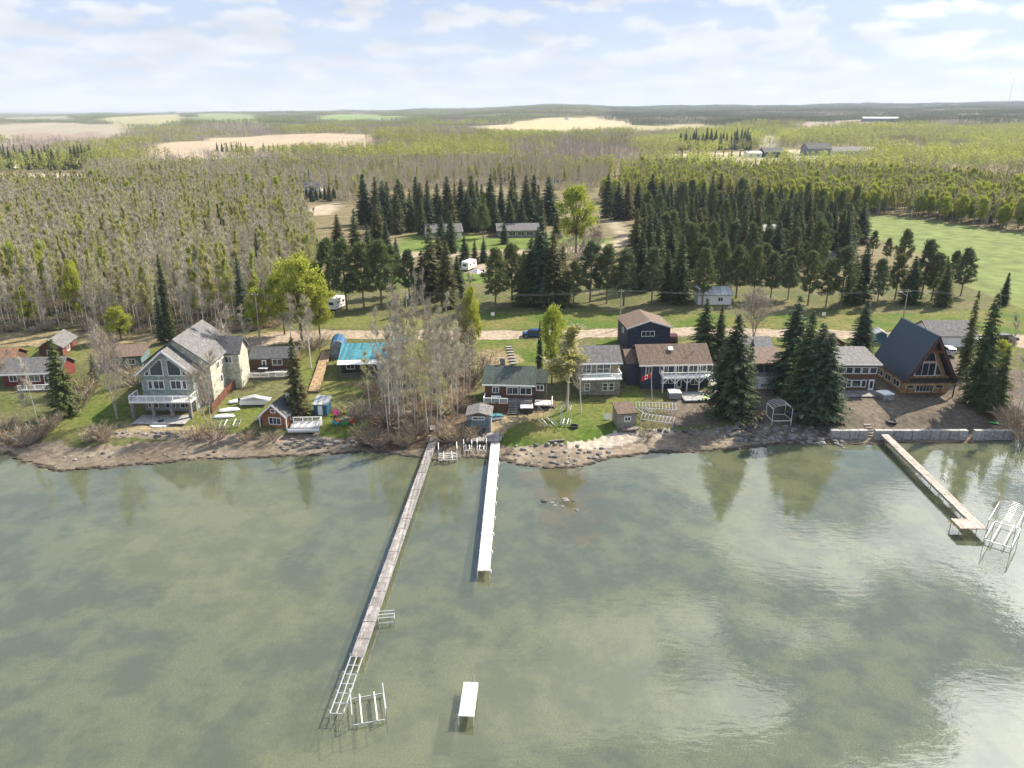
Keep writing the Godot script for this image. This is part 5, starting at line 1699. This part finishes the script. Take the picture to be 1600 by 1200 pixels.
func pole(label: String, px: float, py: float, ytop: float, lamp := 0.0) -> Vector3:
	var p := at(px, py)
	var hh := rise(p, ytop)
	var t := thing("utility_pole", label, "pole", p)
	obj("shaft", MB.new().tube(Vector3(0, -0.5, 0), Vector3(0, hh, 0), 0.16, 0.11, 8, true), M.polewood, t)
	obj("crossarm", MB.new().box(Vector3(0, hh - 0.5, 0.14), Vector3(1.4, 0.12, 0.12)), M.polewood, t)
	for s in [-0.55, 0.55]: obj("insulator", MB.new().tube(Vector3(s, hh - 0.44, 0.14), Vector3(s, hh - 0.2, 0.14), 0.06, 0.04, 6, true), M.trim, t)
	if lamp > 0.0:
		obj("lamp_arm", MB.new().tube(Vector3(0, hh - 1.6, 0), Vector3(-1.3, hh - 0.7, 0), 0.05, 0.05, 6), M.alu, t)
		obj("lamp_head", MB.new().box(Vector3(-1.6, hh - 0.65, 0), Vector3(0.7, 0.14, 0.28)), M.alu, t)
	elif lamp < 0.0: obj("transformer", MB.new().tube(Vector3(0.3, hh - 1.9, 0.1), Vector3(0.3, hh - 1.0, 0.1), 0.25, 0.25, 10, true), M.alu, t)
	return p + Vector3(0, hh - 0.2, 0.14)

func small_things() -> void:
	var r := RandomNumberGenerator.new()
	r.seed = 900
	M.concrete2 = mat(L(0.44, 0.44, 0.43), 0.9, M.concrete.albedo_texture, 2.0)
	M.concrete3 = mat(L(0.55, 0.55, 0.53), 0.9, M.concrete.albedo_texture, 1.5)
	M.tail = mat(L(0.3, 0.01, 0.01), 0.3)
	M.polewood = mat(L(0.33, 0.28, 0.23), 0.9)
	M.paint_blue = mat(L(0.02, 0.06, 0.16), 0.25)
	M.paint_black = mat(L(0.02, 0.02, 0.025), 0.25)
	M.paint_wine = mat(L(0.09, 0.02, 0.04), 0.25)
	M.paint_silver = mat(L(0.45, 0.46, 0.48), 0.3, null, 1.0, 0.4)
	# --- docks
	var a := flat_at(679, 682, 1.0)
	var b := flat_at(557.5, 1026, 1.0)
	var c := flat_at(526, 1115, 1.0)
	var t := thing("long_grey_dock", "long weathered grey plank dock ending in a bare metal frame", "dock", a)
	dock_run(t, Vector3.ZERO, b - a, 1.2, 20, [M.plank, mat(L(0.36, 0.335, 0.325), 0.85, M.plank.albedo_texture, 3.0), mat(L(0.43, 0.405, 0.40), 0.85, M.plank.albedo_texture, 3.0)], M.steel)
	var d := (c - b).normalized()
	var sd := d.cross(Vector3.UP).normalized()
	for e in [-0.6, 0.0, 0.6]: obj("frame_rail", MB.new().bar(b - a + sd * e, c - a + sd * e, 0.09, 0.1), M.alu, t)
	for k in 7:
		var q := (b - a).lerp(c - a, k / 6.0)
		obj("frame_tie", MB.new().bar(q - sd * 0.6, q + sd * 0.6, 0.07, 0.07), M.alu, t)
		if k % 2 == 0:
			for e in [-0.64, 0.64]: obj("post", MB.new().tube(q + sd * e + Vector3(0, -2.4, 0), q + sd * e + Vector3(0, 0.35, 0), 0.045, 0.045, 6, true), M.alu, t)
	a = flat_at(774, 690, 1.0)
	b = flat_at(755.5, 892, 1.0)
	t = thing("white_dock", "straight cream-white dock with rubber bumpers along one edge", "dock", a)
	dock_run(t, Vector3.ZERO, b - a, 1.35, 9, [M.whitedock, mat(L(0.77, 0.74, 0.68), 0.75, M.whitedock.albedo_texture, 3.0)], M.trim, 0.012)
	for k in 8: obj("bumper", MB.new().tube((b - a).lerp(Vector3.ZERO, k / 9.0) + Vector3(0.84, -0.25, 0), (b - a).lerp(Vector3.ZERO, k / 9.0) + Vector3(0.84, 0.15, 0), 0.11, 0.11, 8, true), M.trim, t)
	obj("head_platform", MB.new().box(Vector3(0.05, 0.25, -0.7), Vector3(1.9, 0.18, 1.7)), M.plank, t)
	a = flat_at(735.5, 1066, 1.0)
	b = flat_at(728, 1120, 1.0)
	t = thing("swim_platform", "short detached white dock section standing alone in the lake", "dock", a)
	dock_run(t, Vector3.ZERO, b - a, 1.3, 1, [M.whitedock], M.trim)
	var bk := (a - b).normalized()
	for e in [-0.3, 0.35]: obj("ladder_rail", MB.new().tube(bk * 0.1 + Vector3(e, -1.5, 0), bk * 0.1 + Vector3(e, 0.75, 0), 0.035, 0.035, 6, true), M.alu, t)
	a = flat_at(1379, 676, 1.2)
	b = flat_at(1535, 827, 1.2)
	t = thing("l_shaped_dock", "pinkish wooden L-shaped dock running out from the concrete wall", "dock", a)
	var pinkish := mat(L(0.62, 0.53, 0.46), 0.8, M.plank.albedo_texture, 3.0)
	dock_run(t, Vector3.ZERO, b - a, 1.3, 10, [pinkish, mat(L(0.58, 0.50, 0.43), 0.8, M.plank.albedo_texture, 3.0)], M.steel)
	d = (b - a).normalized()
	sd = d.cross(Vector3.UP).normalized()
	obj("end_platform", MB.new().bar(b - a - d * 2.6 + sd * 1.72, b - a + sd * 1.72, 2.1, 0.12), pinkish, t)
	for e in [0.2, 2.4]: obj("post", MB.new().tube(b - a - d * e + sd * 2.72 + Vector3(0, -2.4, 0), b - a - d * e + sd * 2.72 + Vector3(0, 0.03, 0), 0.05, 0.05, 6, true), M.steel, t)
	var bench := thing("dock_bench", "small metal bench frame on the edge of the L-shaped dock", "bench", flat_at(1474, 752, 1.25), atan2(-d.z, d.x))
	obj("seat", MB.new().box(Vector3(0, 0.42, 0), Vector3(1.4, 0.05, 0.4)), M.plank, bench)
	obj("backrest", MB.new().box(Vector3(0, 0.85, -0.22), Vector3(1.4, 0.08, 0.05)), M.alu, bench)
	for x in [-0.6, 0.6]:
		obj("leg", MB.new().box(Vector3(x, 0.2, 0.15), Vector3(0.06, 0.44, 0.06)), M.alu, bench)
		obj("leg", MB.new().box(Vector3(x, 0.45, -0.2), Vector3(0.06, 0.9, 0.06)), M.alu, bench)
	# --- lifts in and by the water
	lift("boat_lift", "tall boat lift with curved canopy ribs beside the L-shaped dock", flat_at(1566, 838, 0.1), -0.72, 3.0, 6.2, 3.1, true, 13)
	lift("boat_lift", "open boat lift with two long bunks beside the bare dock frame", flat_at(576, 1112, 0.0), 0.25, 3.0, 3.4, 1.5, true, 0)
	t = lift("boat_lift", "small square metal lift cradle beside the long grey dock", flat_at(604, 970, 0.1), 0.15, 1.7, 1.5, 0.8, false, 0)
	for k in 3: obj("slat", MB.new().bar(Vector3(-0.8, 0.82, -0.6 + k * 0.6), Vector3(0.8, 0.82, -0.6 + k * 0.6), 0.1, 0.08), M.alu, t)
	t = lift("boat_lift", "wide white lift frame at the water's edge beside the grey dock", at(700, 716), 0.1, 2.9, 2.6, 2.2, true, 0, M.trim)
	for k in 3: obj("slat", MB.new().bar(Vector3(-1.4, 0.75 + k * 0.3, 1.3), Vector3(1.4, 0.75 + k * 0.3, 1.3), 0.08, 0.08), M.trim, t)
	lift("boat_lift", "narrow lift frame below the boathouse terrace", at(731, 703), 0.1, 1.3, 1.8, 1.5, true, 0, M.trim)
	lift("boat_lift", "white lift frame under the boathouse terrace edge", at(753, 703), 0.0, 1.5, 1.6, 1.7, true, 0, M.trim)
	lift("boat_lift", "grey lift standing on the lawn beside the budding poplar", at(855, 662), 0.3, 2.4, 2.8, 2.9, true, 0)
	lift("boat_lift", "lift with a ladder-like cradle leaning by the lawn poplar", at(884, 662), -0.2, 1.6, 2.2, 3.0, true, 3)
	lift("boat_lift", "white arched boat shelter frame on the bank by the spruce clump", at(1216, 655), 0.05, 3.4, 3.0, 2.5, false, 6, M.white)
	lift("boat_lift", "low grey lift on the grass below the red-brown fence", at(360, 664), 0.15, 3.2, 2.6, 1.4, true, 0)
	frame_canopy("white ribbed canopy frame lying in front of the navy house", at(1024, 640), 1.45, 3.0, 7.0, 13)
	frame_canopy("second ribbed canopy frame nearer the shore rocks", at(1028, 660), 1.2, 2.6, 5.5, 10)
	frame_canopy("small overturned frame beside the ribbed canopies", at(1010, 648), 0.4, 2.0, 3.0, 6)
	t = thing("pontoon_float", "grey pontoon float with white railings beside the cedar boathouse", "boat", at(477, 672), 0.05)
	for z in [-1.2, 1.2]: obj("pontoon", MB.new().tube(Vector3(-2.6, 0.4, z), Vector3(2.6, 0.4, z), 0.38, 0.38, 12, true), M.alu, t)
	obj("deck", MB.new().box(Vector3(0.2, 0.86, -0.2), Vector3(4.9, 0.1, 2.6)), M.paint_silver, t)
	for k in 4: obj("slat", MB.new().bar(Vector3(-1.6 + k * 1.1, 0.98, 0.8), Vector3(-1.0 + k * 1.1, 0.98, -1.2), 0.12, 0.1), M.white, t)
	railing(t, [Vector3(-2.2, 0.9, -1.4), Vector3(2.6, 0.9, -1.4), Vector3(2.6, 0.9, 1.0)], M.trim, "pickets", 0.9)
	t = thing("motor_boat", "light covered motor boat stored beside the cabin's lower deck", "boat", at(398, 632), 0.1)
	obj("hull", MB.new().prism(PackedVector2Array([Vector2(-2.4, 0.3), Vector2(1.9, 0.2), Vector2(2.9, 1.0), Vector2(-2.4, 1.0)]), -0.9, 0.9), M.trim, t)
	obj("cover", MB.new().prism(PackedVector2Array([Vector2(-2.35, 1.0), Vector2(2.8, 1.0), Vector2(1.0, 1.4), Vector2(0.2, 1.7), Vector2(-2.2, 1.25)]), -0.8, 0.8), M.paint_silver, t)
	obj("motor", MB.new().box(Vector3(-2.6, 0.9, 0), Vector3(0.4, 0.8, 0.4)), M.black, t)
	for k in 3: white_boat(["upturned white rowing boat against the red-brown fence", "white dinghy lying by the red-brown fence", "pale canoe beside the grey lift on the grass"][k], at([372, 358, 350][k], [628, 642, 652][k]), [0.5, 0.3, 0.2][k])
	# --- concrete block wall
	var blocks := {"row of pale concrete blocks ending at the stone steps": [1298, 1356, 4], "long row of pale concrete blocks under the A-frame yard": [1367, 1512, 10], "short row of pale concrete blocks by the kayaks": [1522, 1583, 4]}
	for label in blocks:
		var s: Array = blocks[label]
		var p := flat_at(s[0], 683.5, 0.55)
		var q := flat_at(s[1], 683.5, 0.55)
		t = thing("concrete_seawall", label, "wall", p, -atan2((q - p).z, (q - p).x))
		var w: float = (q - p).length() / s[2]
		for k in s[2]:
			var bl := obj("block", MB.new().box(Vector3(w * (k + 0.5), 0.35, -0.4), Vector3(w - 0.09, 1.7, 0.8)), [M.concrete, M.concrete2, M.concrete3][r.randi() % 3], t)
			bl.position.z = r.randf_range(-0.05, 0.05)
			bl.position.y = r.randf_range(-0.03, 0.03)
	t = thing("stone_steps", "stone steps through the gap in the concrete wall", "steps", at(1361, 682))
	for k in 5: obj("step", MB.new().box(Vector3(0, 0.1 + k * 0.3, -k * 0.5), Vector3(1.2, 0.2, 0.55)), M.stone, t)
	t = thing("garden_steps", "pale stone steps climbing the slope behind the green-roofed cottage", "steps", at(803, 569))
	var hi := at(795, 543)
	for k in 7:
		var p := at(803, 569).lerp(hi, k / 6.0)
		p.y = ground(p.x, p.z)
		obj("step", MB.new().box(p - t.position + Vector3(0, 0.12, 0), Vector3(1.3, 0.26, 0.6)), M.concrete, t)
	# --- fences and ramps
	t = thing("board_fence", "red-brown board fence stepping down beside the sage green house", "fence", at(388, 596))
	var pts := [[388, 594], [372, 604], [356, 617], [343, 632], [332, 646]]
	for k in 4:
		var p := at(pts[k][0], pts[k][1]) - t.position
		var q := at(pts[k + 1][0], pts[k + 1][1]) - t.position
		var n := int((q - p).length() / 0.24)
		for i in n:
			var s := p.lerp(q, (i + 0.5) / n)
			s.y = lerpf(p.y, q.y, (floorf(i / 5.0) * 5.0 + 2.5) / n) + 0.8
			obj("board", MB.new().box(s, Vector3(0.2, 1.75, 0.04), Basis(Vector3.UP, -atan2((q - p).z, (q - p).x))), M.redwood, t)
		obj("post", MB.new().box(p + Vector3(0, 0.85, 0), Vector3(0.14, 1.9, 0.14)), M.redwood, t)
	t = thing("plank_ramp", "long pale plank ramp climbing from the lawn to the blue barn shed", "ramp", at(490, 614))
	var top := at(511, 552) - t.position
	for k in 4: obj("plank", MB.new().bar(Vector3(-0.75 + k * 0.5, 0.35, 0), top + Vector3(-0.75 + k * 0.5, 0.5, 0), 0.46, 0.07), M.newwood, t)
	for k in 4: obj("crosspiece", MB.new().box(top * (k / 4.0) + Vector3(0, 0.22, 0), Vector3(2.0, 0.14, 0.14)), M.newwood, t)
	t = thing("dirt_deck", "flat brown platform beside the green-roofed cottage", "deck", at(852, 637))
	for k in 8: obj("plank", MB.new().box(Vector3(0, 0.25, -k * 0.55), Vector3(3.8, 0.12, 0.52)), M.brown, t)
	# --- lawn furniture
	var cols := [[525, 664, "turquoise", Color(0.03, 0.4, 0.45)], [527, 650, "magenta", Color(0.5, 0.02, 0.25)], [538, 647, "yellow", Color(0.75, 0.5, 0.02)], [549, 653, "purple", Color(0.25, 0.05, 0.2)], [550, 661, "orange-red", Color(0.65, 0.07, 0.02)], [539, 665, "green", Color(0.02, 0.3, 0.1)], [527, 661, "red", Color(0.6, 0.02, 0.02)]]
	for i in cols.size():
		var k: Array = cols[i]
		var mid := at(538, 657)
		var p := at(k[0], k[1])
		adirondack(p, atan2((mid - p).x, (mid - p).z), mat(L(k[3].r, k[3].g, k[3].b), 0.5), "%s wooden lounge chair in the ring on the lawn" % k[2], "")
	t = thing("fire_ring", "stone fire ring in the middle of the coloured chairs", "fire pit", at(538, 657))
	for k in 10: obj("stone", MB.new().box(Vector3(cos(k * 0.628), 0.12, sin(k * 0.628)) * Vector3(0.6, 1, 0.6), Vector3(0.3, 0.28, 0.24), Basis(Vector3.UP, -k * 0.628)), M.stone, t)
	t = thing("fire_ring", "dark metal fire ring on the lawn by the poplar", "fire pit", at(897, 668))
	obj("ring", MB.new().lathe(PackedVector2Array([Vector2(0.75, 0.0), Vector2(0.75, 0.4), Vector2(0.65, 0.4), Vector2(0.65, 0.02), Vector2(0.01, 0.05)]), Vector3.ZERO, 16), M.black, t)
	t = thing("fire_ring", "dark fire ring on the bare soil above the concrete wall", "fire pit", at(1393, 660))
	obj("ring", MB.new().lathe(PackedVector2Array([Vector2(0.9, 0.0), Vector2(0.9, 0.35), Vector2(0.75, 0.35), Vector2(0.75, 0.02), Vector2(0.01, 0.05)]), Vector3.ZERO, 16), M.black, t)
	t = thing("driftwood_log", "pale driftwood log on the grass edge above the shore", "log", at(870, 690), 0.15)
	obj("log", MB.new().tube(Vector3(-1.3, 0.15, 0), Vector3(1.3, 0.2, 0), 0.2, 0.14, 8, true), M.plank, t)
	t = thing("white_placard", "white square board leaning on the tan shed's lawn side", "board", at(949, 655))
	obj("board", MB.new().box(Vector3(0, 0.5, 0), Vector3(1.0, 1.0, 0.06), Basis(Vector3.RIGHT, -0.4)), M.white, t)
	obj("prop", MB.new().bar(Vector3(0, 0.0, -0.6), Vector3(0, 0.7, -0.2), 0.06, 0.06), M.plank, t)
	t = thing("gangplank", "short grey wooden plank at the head of the grey dock", "plank", at(677, 670))
	for k in 3: obj("board", MB.new().bar(Vector3(-0.3 + k * 0.3, 0.15, 0.9), Vector3(-0.55 + k * 0.3, 0.25, -0.9), 0.27, 0.06), M.plank, t)
	t = thing("covered_dinghy", "turquoise covered dinghy beside the grey boathouse", "boat", at(773, 655), 0.4)
	obj("hull", MB.new().prism(PackedVector2Array([Vector2(-1.3, 0.1), Vector2(1.2, 0.1), Vector2(1.6, 0.5), Vector2(-1.4, 0.5)]), -0.6, 0.6), M.trim, t)
	obj("cover", MB.new().prism(PackedVector2Array([Vector2(-1.4, 0.5), Vector2(1.6, 0.5), Vector2(0.6, 0.8), Vector2(-0.8, 0.85)]), -0.62, 0.62), M.roof_turq, t)
	kayak("lime green kayak leaning in the shade beside the navy house", at(1103, 622), 0.9, mat(L(0.25, 0.55, 0.03), 0.4))
	kayak("bright green kayak on the bank by the last concrete blocks", at(1561, 664), -0.4, mat(L(0.06, 0.5, 0.1), 0.4))
	kayak("red kayak on the bank behind the green one", at(1545, 650), -0.6, mat(L(0.5, 0.02, 0.03), 0.4))
	kayak("blue kayak under the spruce clump by the rock bank", at(1243, 648), -0.5, mat(L(0.03, 0.15, 0.45), 0.4))
	for k in 3:
		t = thing("storage_crate", ["grey crate of gear beside the white pole", "red-topped crate beside the white pole", "pale crate against the spruce by the white pole"][k], "crate", at(1133 + k * 8, 650), 0.2 * k)
		for i in 4: obj("slat", MB.new().box(Vector3(0, 0.14 + i * 0.26, 0), Vector3(0.95, 0.22, 0.95)), [M.weathered, M.redwood, M.trim][k], t)
		obj("lid", MB.new().box(Vector3(0, 1.14, 0), Vector3(1.05, 0.1, 1.05)), [M.steel, mat(L(0.5, 0.04, 0.03), 0.5), M.white][k], t)
	t = thing("white_pole", "bare white pole standing before the thin greyish spruce", "pole", at(1151, 648))
	obj("shaft", MB.new().tube(Vector3.ZERO, Vector3(0, 8.0, 0), 0.1, 0.07, 8, true), M.trim, t)
	obj("cap", MB.new().tube(Vector3(0, 8.0, 0), Vector3(0, 8.2, 0), 0.12, 0.02, 8, true), M.alu, t)
	# --- flag
	t = thing("flag_pole", "slanted white flagpole flying a red and white flag before the navy house", "flag", at(1019, 624))
	var tip := Vector3(-0.5, 5.2, 0)
	obj("pole", MB.new().tube(Vector3.ZERO, tip, 0.06, 0.045, 6, true), M.white, t)
	var red := mat(L(0.6, 0.01, 0.02), 0.7)
	var cloth := [red, M.white, red]
	for k in 3:
		var fb := MB.new()
		for i in 3:
			var u0 := (k * 0.5 + i * 0.167) * 1.1
			var u1 := (k * 0.5 + (i + 1) * 0.167) * 1.1
			slab(fb, tip + Vector3(-u0, -0.95 - u0 * 0.45, 0.1 * sin(u0 * 6.0)), tip + Vector3(-u1, -0.95 - u1 * 0.45, 0.1 * sin(u1 * 6.0)), tip + Vector3(-u1, -0.05 - u1 * 0.45, 0.1 * sin(u1 * 6.0)), tip + Vector3(-u0, -0.05 - u0 * 0.45, 0.1 * sin(u0 * 6.0)), 0.01)
		obj("flag_band", fb, cloth[k], t)
	obj("leaf_emblem", MB.new().box(tip + Vector3(-0.82, -0.87, 0.02), Vector3(0.3, 0.3, 0.25), Basis(Vector3.BACK, 0.78)), red, t)
	# --- vehicles
	car("dark blue car parked on the gravel road", at(832, 526), PI, M.paint_blue)
	car("wine red car beside the tall navy garage", at(1052, 533), 1.4, M.paint_wine)
	car("black car on the gravel road past the white garage", at(1572, 533), 0.1, M.paint_black)
	car("silver car parked before the white garage", at(1480, 552), 1.5, M.paint_silver)
	car("pale pickup behind the A-frame", at(1540, 536), 0.1, M.paint_silver, 1.8, 5.3, true)
	car("small pale car on the distant highway", at(1062, 242), 0.0, M.paint_silver)
	trailer("white camping trailer in the clearing beyond the pines", at(733, 421), 1.2, 6.5)
	trailer("white camping trailer by the pine row's end", at(527, 482), 1.3, 6.0)
	t = thing("canopy_tent", "pale canopy tent on the lawn beyond the pines", "tent", at(746, 436))
	obj("cover", MB.new().lathe(PackedVector2Array([Vector2(2.2, 2.1), Vector2(0.05, 3.0)]), Vector3.ZERO, 4), M.paint_silver, t)
	for x in [-1.5, 1.5]:
		for z in [-0.0, 1.5]: obj("leg", MB.new().box(Vector3(x, 1.05, z - 0.75), Vector3(0.06, 2.1, 0.06)), M.alu, t)
	# --- poles and wires
	var tops := [pole("wooden utility pole at the wood's edge by the road", 407, 537, 457), pole("utility pole with a grey transformer behind the bare thicket", 637, 522, 454, -1.0), pole("utility pole behind the tall navy garage", 968, 514, 452), pole("utility pole with a street lamp behind the A-frame", 1409, 510, 452, 1.0)]
	var ends := [tops[0] + Vector3(-75, 0, 3)] + tops + [tops[3] + Vector3(60, 0, 4)]
	for k in ends.size() - 1:
		t = thing("power_line", ["wires running along the wood's edge beside the road", "wires from the wood's edge to the transformer pole", "wires above the verge beyond the green-roofed cottage", "wires in front of the pines beyond the navy garage", "wires leaving the street lamp pole over the field edge"][k], "wire", ends[k])
		for e in [-0.55, 0.55]:
			var w := MB.new()
			var last := Vector3(0, 0, e)
			for s in 10:
				var f := (s + 1) / 10.0
				var nx: Vector3 = (ends[k + 1] - ends[k]) * f + Vector3(0, -4.0 * f * (1.0 - f) * 1.0, e)
				w.tube(last, nx, 0.012, 0.012, 4)
				last = nx
			obj("wire", w, M.steel, t)
	t = thing("radio_mast", "thin radio mast on the far wooded hill", "mast", at(1575, 166))
	obj("lattice", MB.new().tube(Vector3(0, 0, 0), Vector3(0, 150, 0), 1.6, 0.9, 3), M.steel, t)
	obj("beacon", MB.new().tube(Vector3(0, 150, 0), Vector3(0, 156, 0), 1.2, 0.6, 6, true), M.tail, t)
	for k in 2:
		t = thing("road_sign", ["small white sign on the verge beyond the cottage road", "square white sign on the green verge by the spruces"][k], "sign", at([770, 1286][k], [500, 500][k]))
		obj("post", MB.new().box(Vector3(0, 0.8, 0), Vector3(0.08, 1.6, 0.08)), M.polewood, t)
		obj("panel", MB.new().box(Vector3(0, 1.5, 0.06), Vector3(0.9, 0.8, 0.04)), M.white, t)
	# --- rocks along the bank
	var rock := MB.new()
	var rr := RandomNumberGenerator.new()
	rr.seed = 4
	var ring := []
	for j in 4:
		var row := []
		for i in 7: row.append(Vector3(cos(i * TAU / 7 + j), 0, sin(i * TAU / 7 + j)) * [0.42, 0.52, 0.4, 0.05][j] * rr.randf_range(0.8, 1.15) + Vector3(0, [-0.2, 0.1, 0.35, 0.46][j] + rr.randf_range(-0.05, 0.05), 0))
		ring.append(row)
	for j in 3:
		for i in 7: rock.quad(ring[j][(i + 1) % 7], ring[j][i], ring[j + 1][i], ring[j + 1][(i + 1) % 7])
	var rm := rock.mesh()
	var rmat := mat(Color.WHITE, 0.9, noise_tex(0.7, 1.0, 0.05, 128, 4, 55), 0.8)
	rmat.vertex_color_use_as_albedo = true
	rm.surface_set_material(0, rmat)
	for bank in [[[[1130, 664], [1300, 662], [1310, 690], [1290, 694], [1150, 690]], 0.95, 0.95, "grey riprap boulders on the bank under the spruce clump"], [[[1296, 684], [1320, 690], [1322, 702], [1304, 696]], 0.8, 0.9, "line of pale stones running into the water by the concrete wall"], [[[790, 696], [900, 694], [960, 700], [960, 712], [890, 728], [800, 720]], 1.5, 0.6, "scattered stones on the beach below the bright lawn"],
		[[[960, 674], [1060, 664], [1140, 668], [1140, 682], [1060, 680], [1000, 684]], 1.1, 0.7, "grey stones along the bank below the navy house"], [[[175, 675], [330, 675], [335, 684], [180, 684]], 0.9, 0.6, "pale stone edging below the sage green house's lawn"], [[[430, 684], [575, 686], [570, 702], [430, 700]], 1.2, 0.75, "grey stones along the bank below the coloured chairs"],
		[[[838, 778], [900, 785], [925, 805], [880, 812], [845, 795]], 1.5, 0.6, "pale stones breaking the lake surface"], [[[0, 706], [90, 722], [200, 722], [560, 704], [640, 706], [640, 700], [560, 698], [200, 708], [90, 710], [0, 698]], 2.2, 0.45, "small stones scattered along the muddy beach"], [[[1040, 690], [1290, 690], [1290, 696], [1150, 702], [1040, 704]], 2.0, 0.45, "small stones at the waterline below the riprap"]]:
		var where := []
		var tint := []
		for q in spots(world_poly(bank[0]), bank[1], r):
			var p := on_ground(q)
			if bank[3].begins_with("pale stones breaking"): p.y = -0.12
			var s: float = bank[2] * r.randf_range(0.5, 1.5)
			where.append(Transform3D(Basis(Vector3.UP, r.randf() * TAU).scaled(Vector3(s * r.randf_range(0.8, 1.4), s * r.randf_range(0.6, 1.0), s)), p))
			var g := r.randf_range(0.13, 0.50)
			tint.append(Color(g, g * 0.94, g * 0.88))
		scatter(numbered("bank_stones"), rm, where, bank[3], "stones", tint)
	shore_lip(rm, r)

func shore_lip(rm: Mesh, r: RandomNumberGenerator) -> void:      # the undercut edge of dark turf and clods at the waterline
	var where := []
	var tint := []
	var x := -82.0
	while x < 90.0:
		x += r.randf_range(0.25, 0.8)
		if absf(x) > 90.0 or (x > 60.0 and x < 88.0): continue
		var s := r.randf_range(0.3, 0.75)
		where.append(Transform3D(Basis(Vector3.UP, r.randf() * TAU).scaled(Vector3(s * 1.5, s * 0.6, s)), Vector3(x, 0.02, -shore(x) - 0.45 + r.randf_range(-0.35, 0.35))))
		var g := r.randf_range(0.05, 0.14)
		tint.append(Color(g, g * 0.82, g * 0.62))
	scatter(numbered("bank_stones"), rm, where, "dark clods and stones of the undercut edge along the waterline", "stones", tint)

func white_boat(label: String, p: Vector3, turn: float) -> void:
	var t := thing("rowing_boat", label, "boat", p, turn)
	var b := MB.new()
	for i in 8:
		var a := -1.0 + i * 0.25
		var c := a + 0.25
		var wa := 0.62 * pow(1.0 - pow(absf(a), 2.6), 0.6) + 0.02
		var wc := 0.62 * pow(maxf(0.0, 1.0 - pow(absf(c), 2.6)), 0.6) + 0.02
		for s in 6:
			var f := PI * s / 6
			var g := PI * (s + 1) / 6
			b.quad(Vector3(a * 1.9, 0.1 + sin(f) * wa * 0.75, cos(f) * wa), Vector3(a * 1.9, 0.1 + sin(g) * wa * 0.75, cos(g) * wa), Vector3(c * 1.9, 0.1 + sin(g) * wc * 0.75, cos(g) * wc), Vector3(c * 1.9, 0.1 + sin(f) * wc * 0.75, cos(f) * wc))
	obj("hull", b, M.white, t)
	obj("keel", MB.new().bar(Vector3(-1.6, 0.52, 0), Vector3(1.6, 0.52, 0), 0.07, 0.1), M.trim, t)

func _ready() -> void:
	rng.seed = 77
	make_world()
	make_shore()
	make_ground()
	make_mats()
	cottages()
	small_things()
	make_kinds()
	plant()
	make_far_woods()
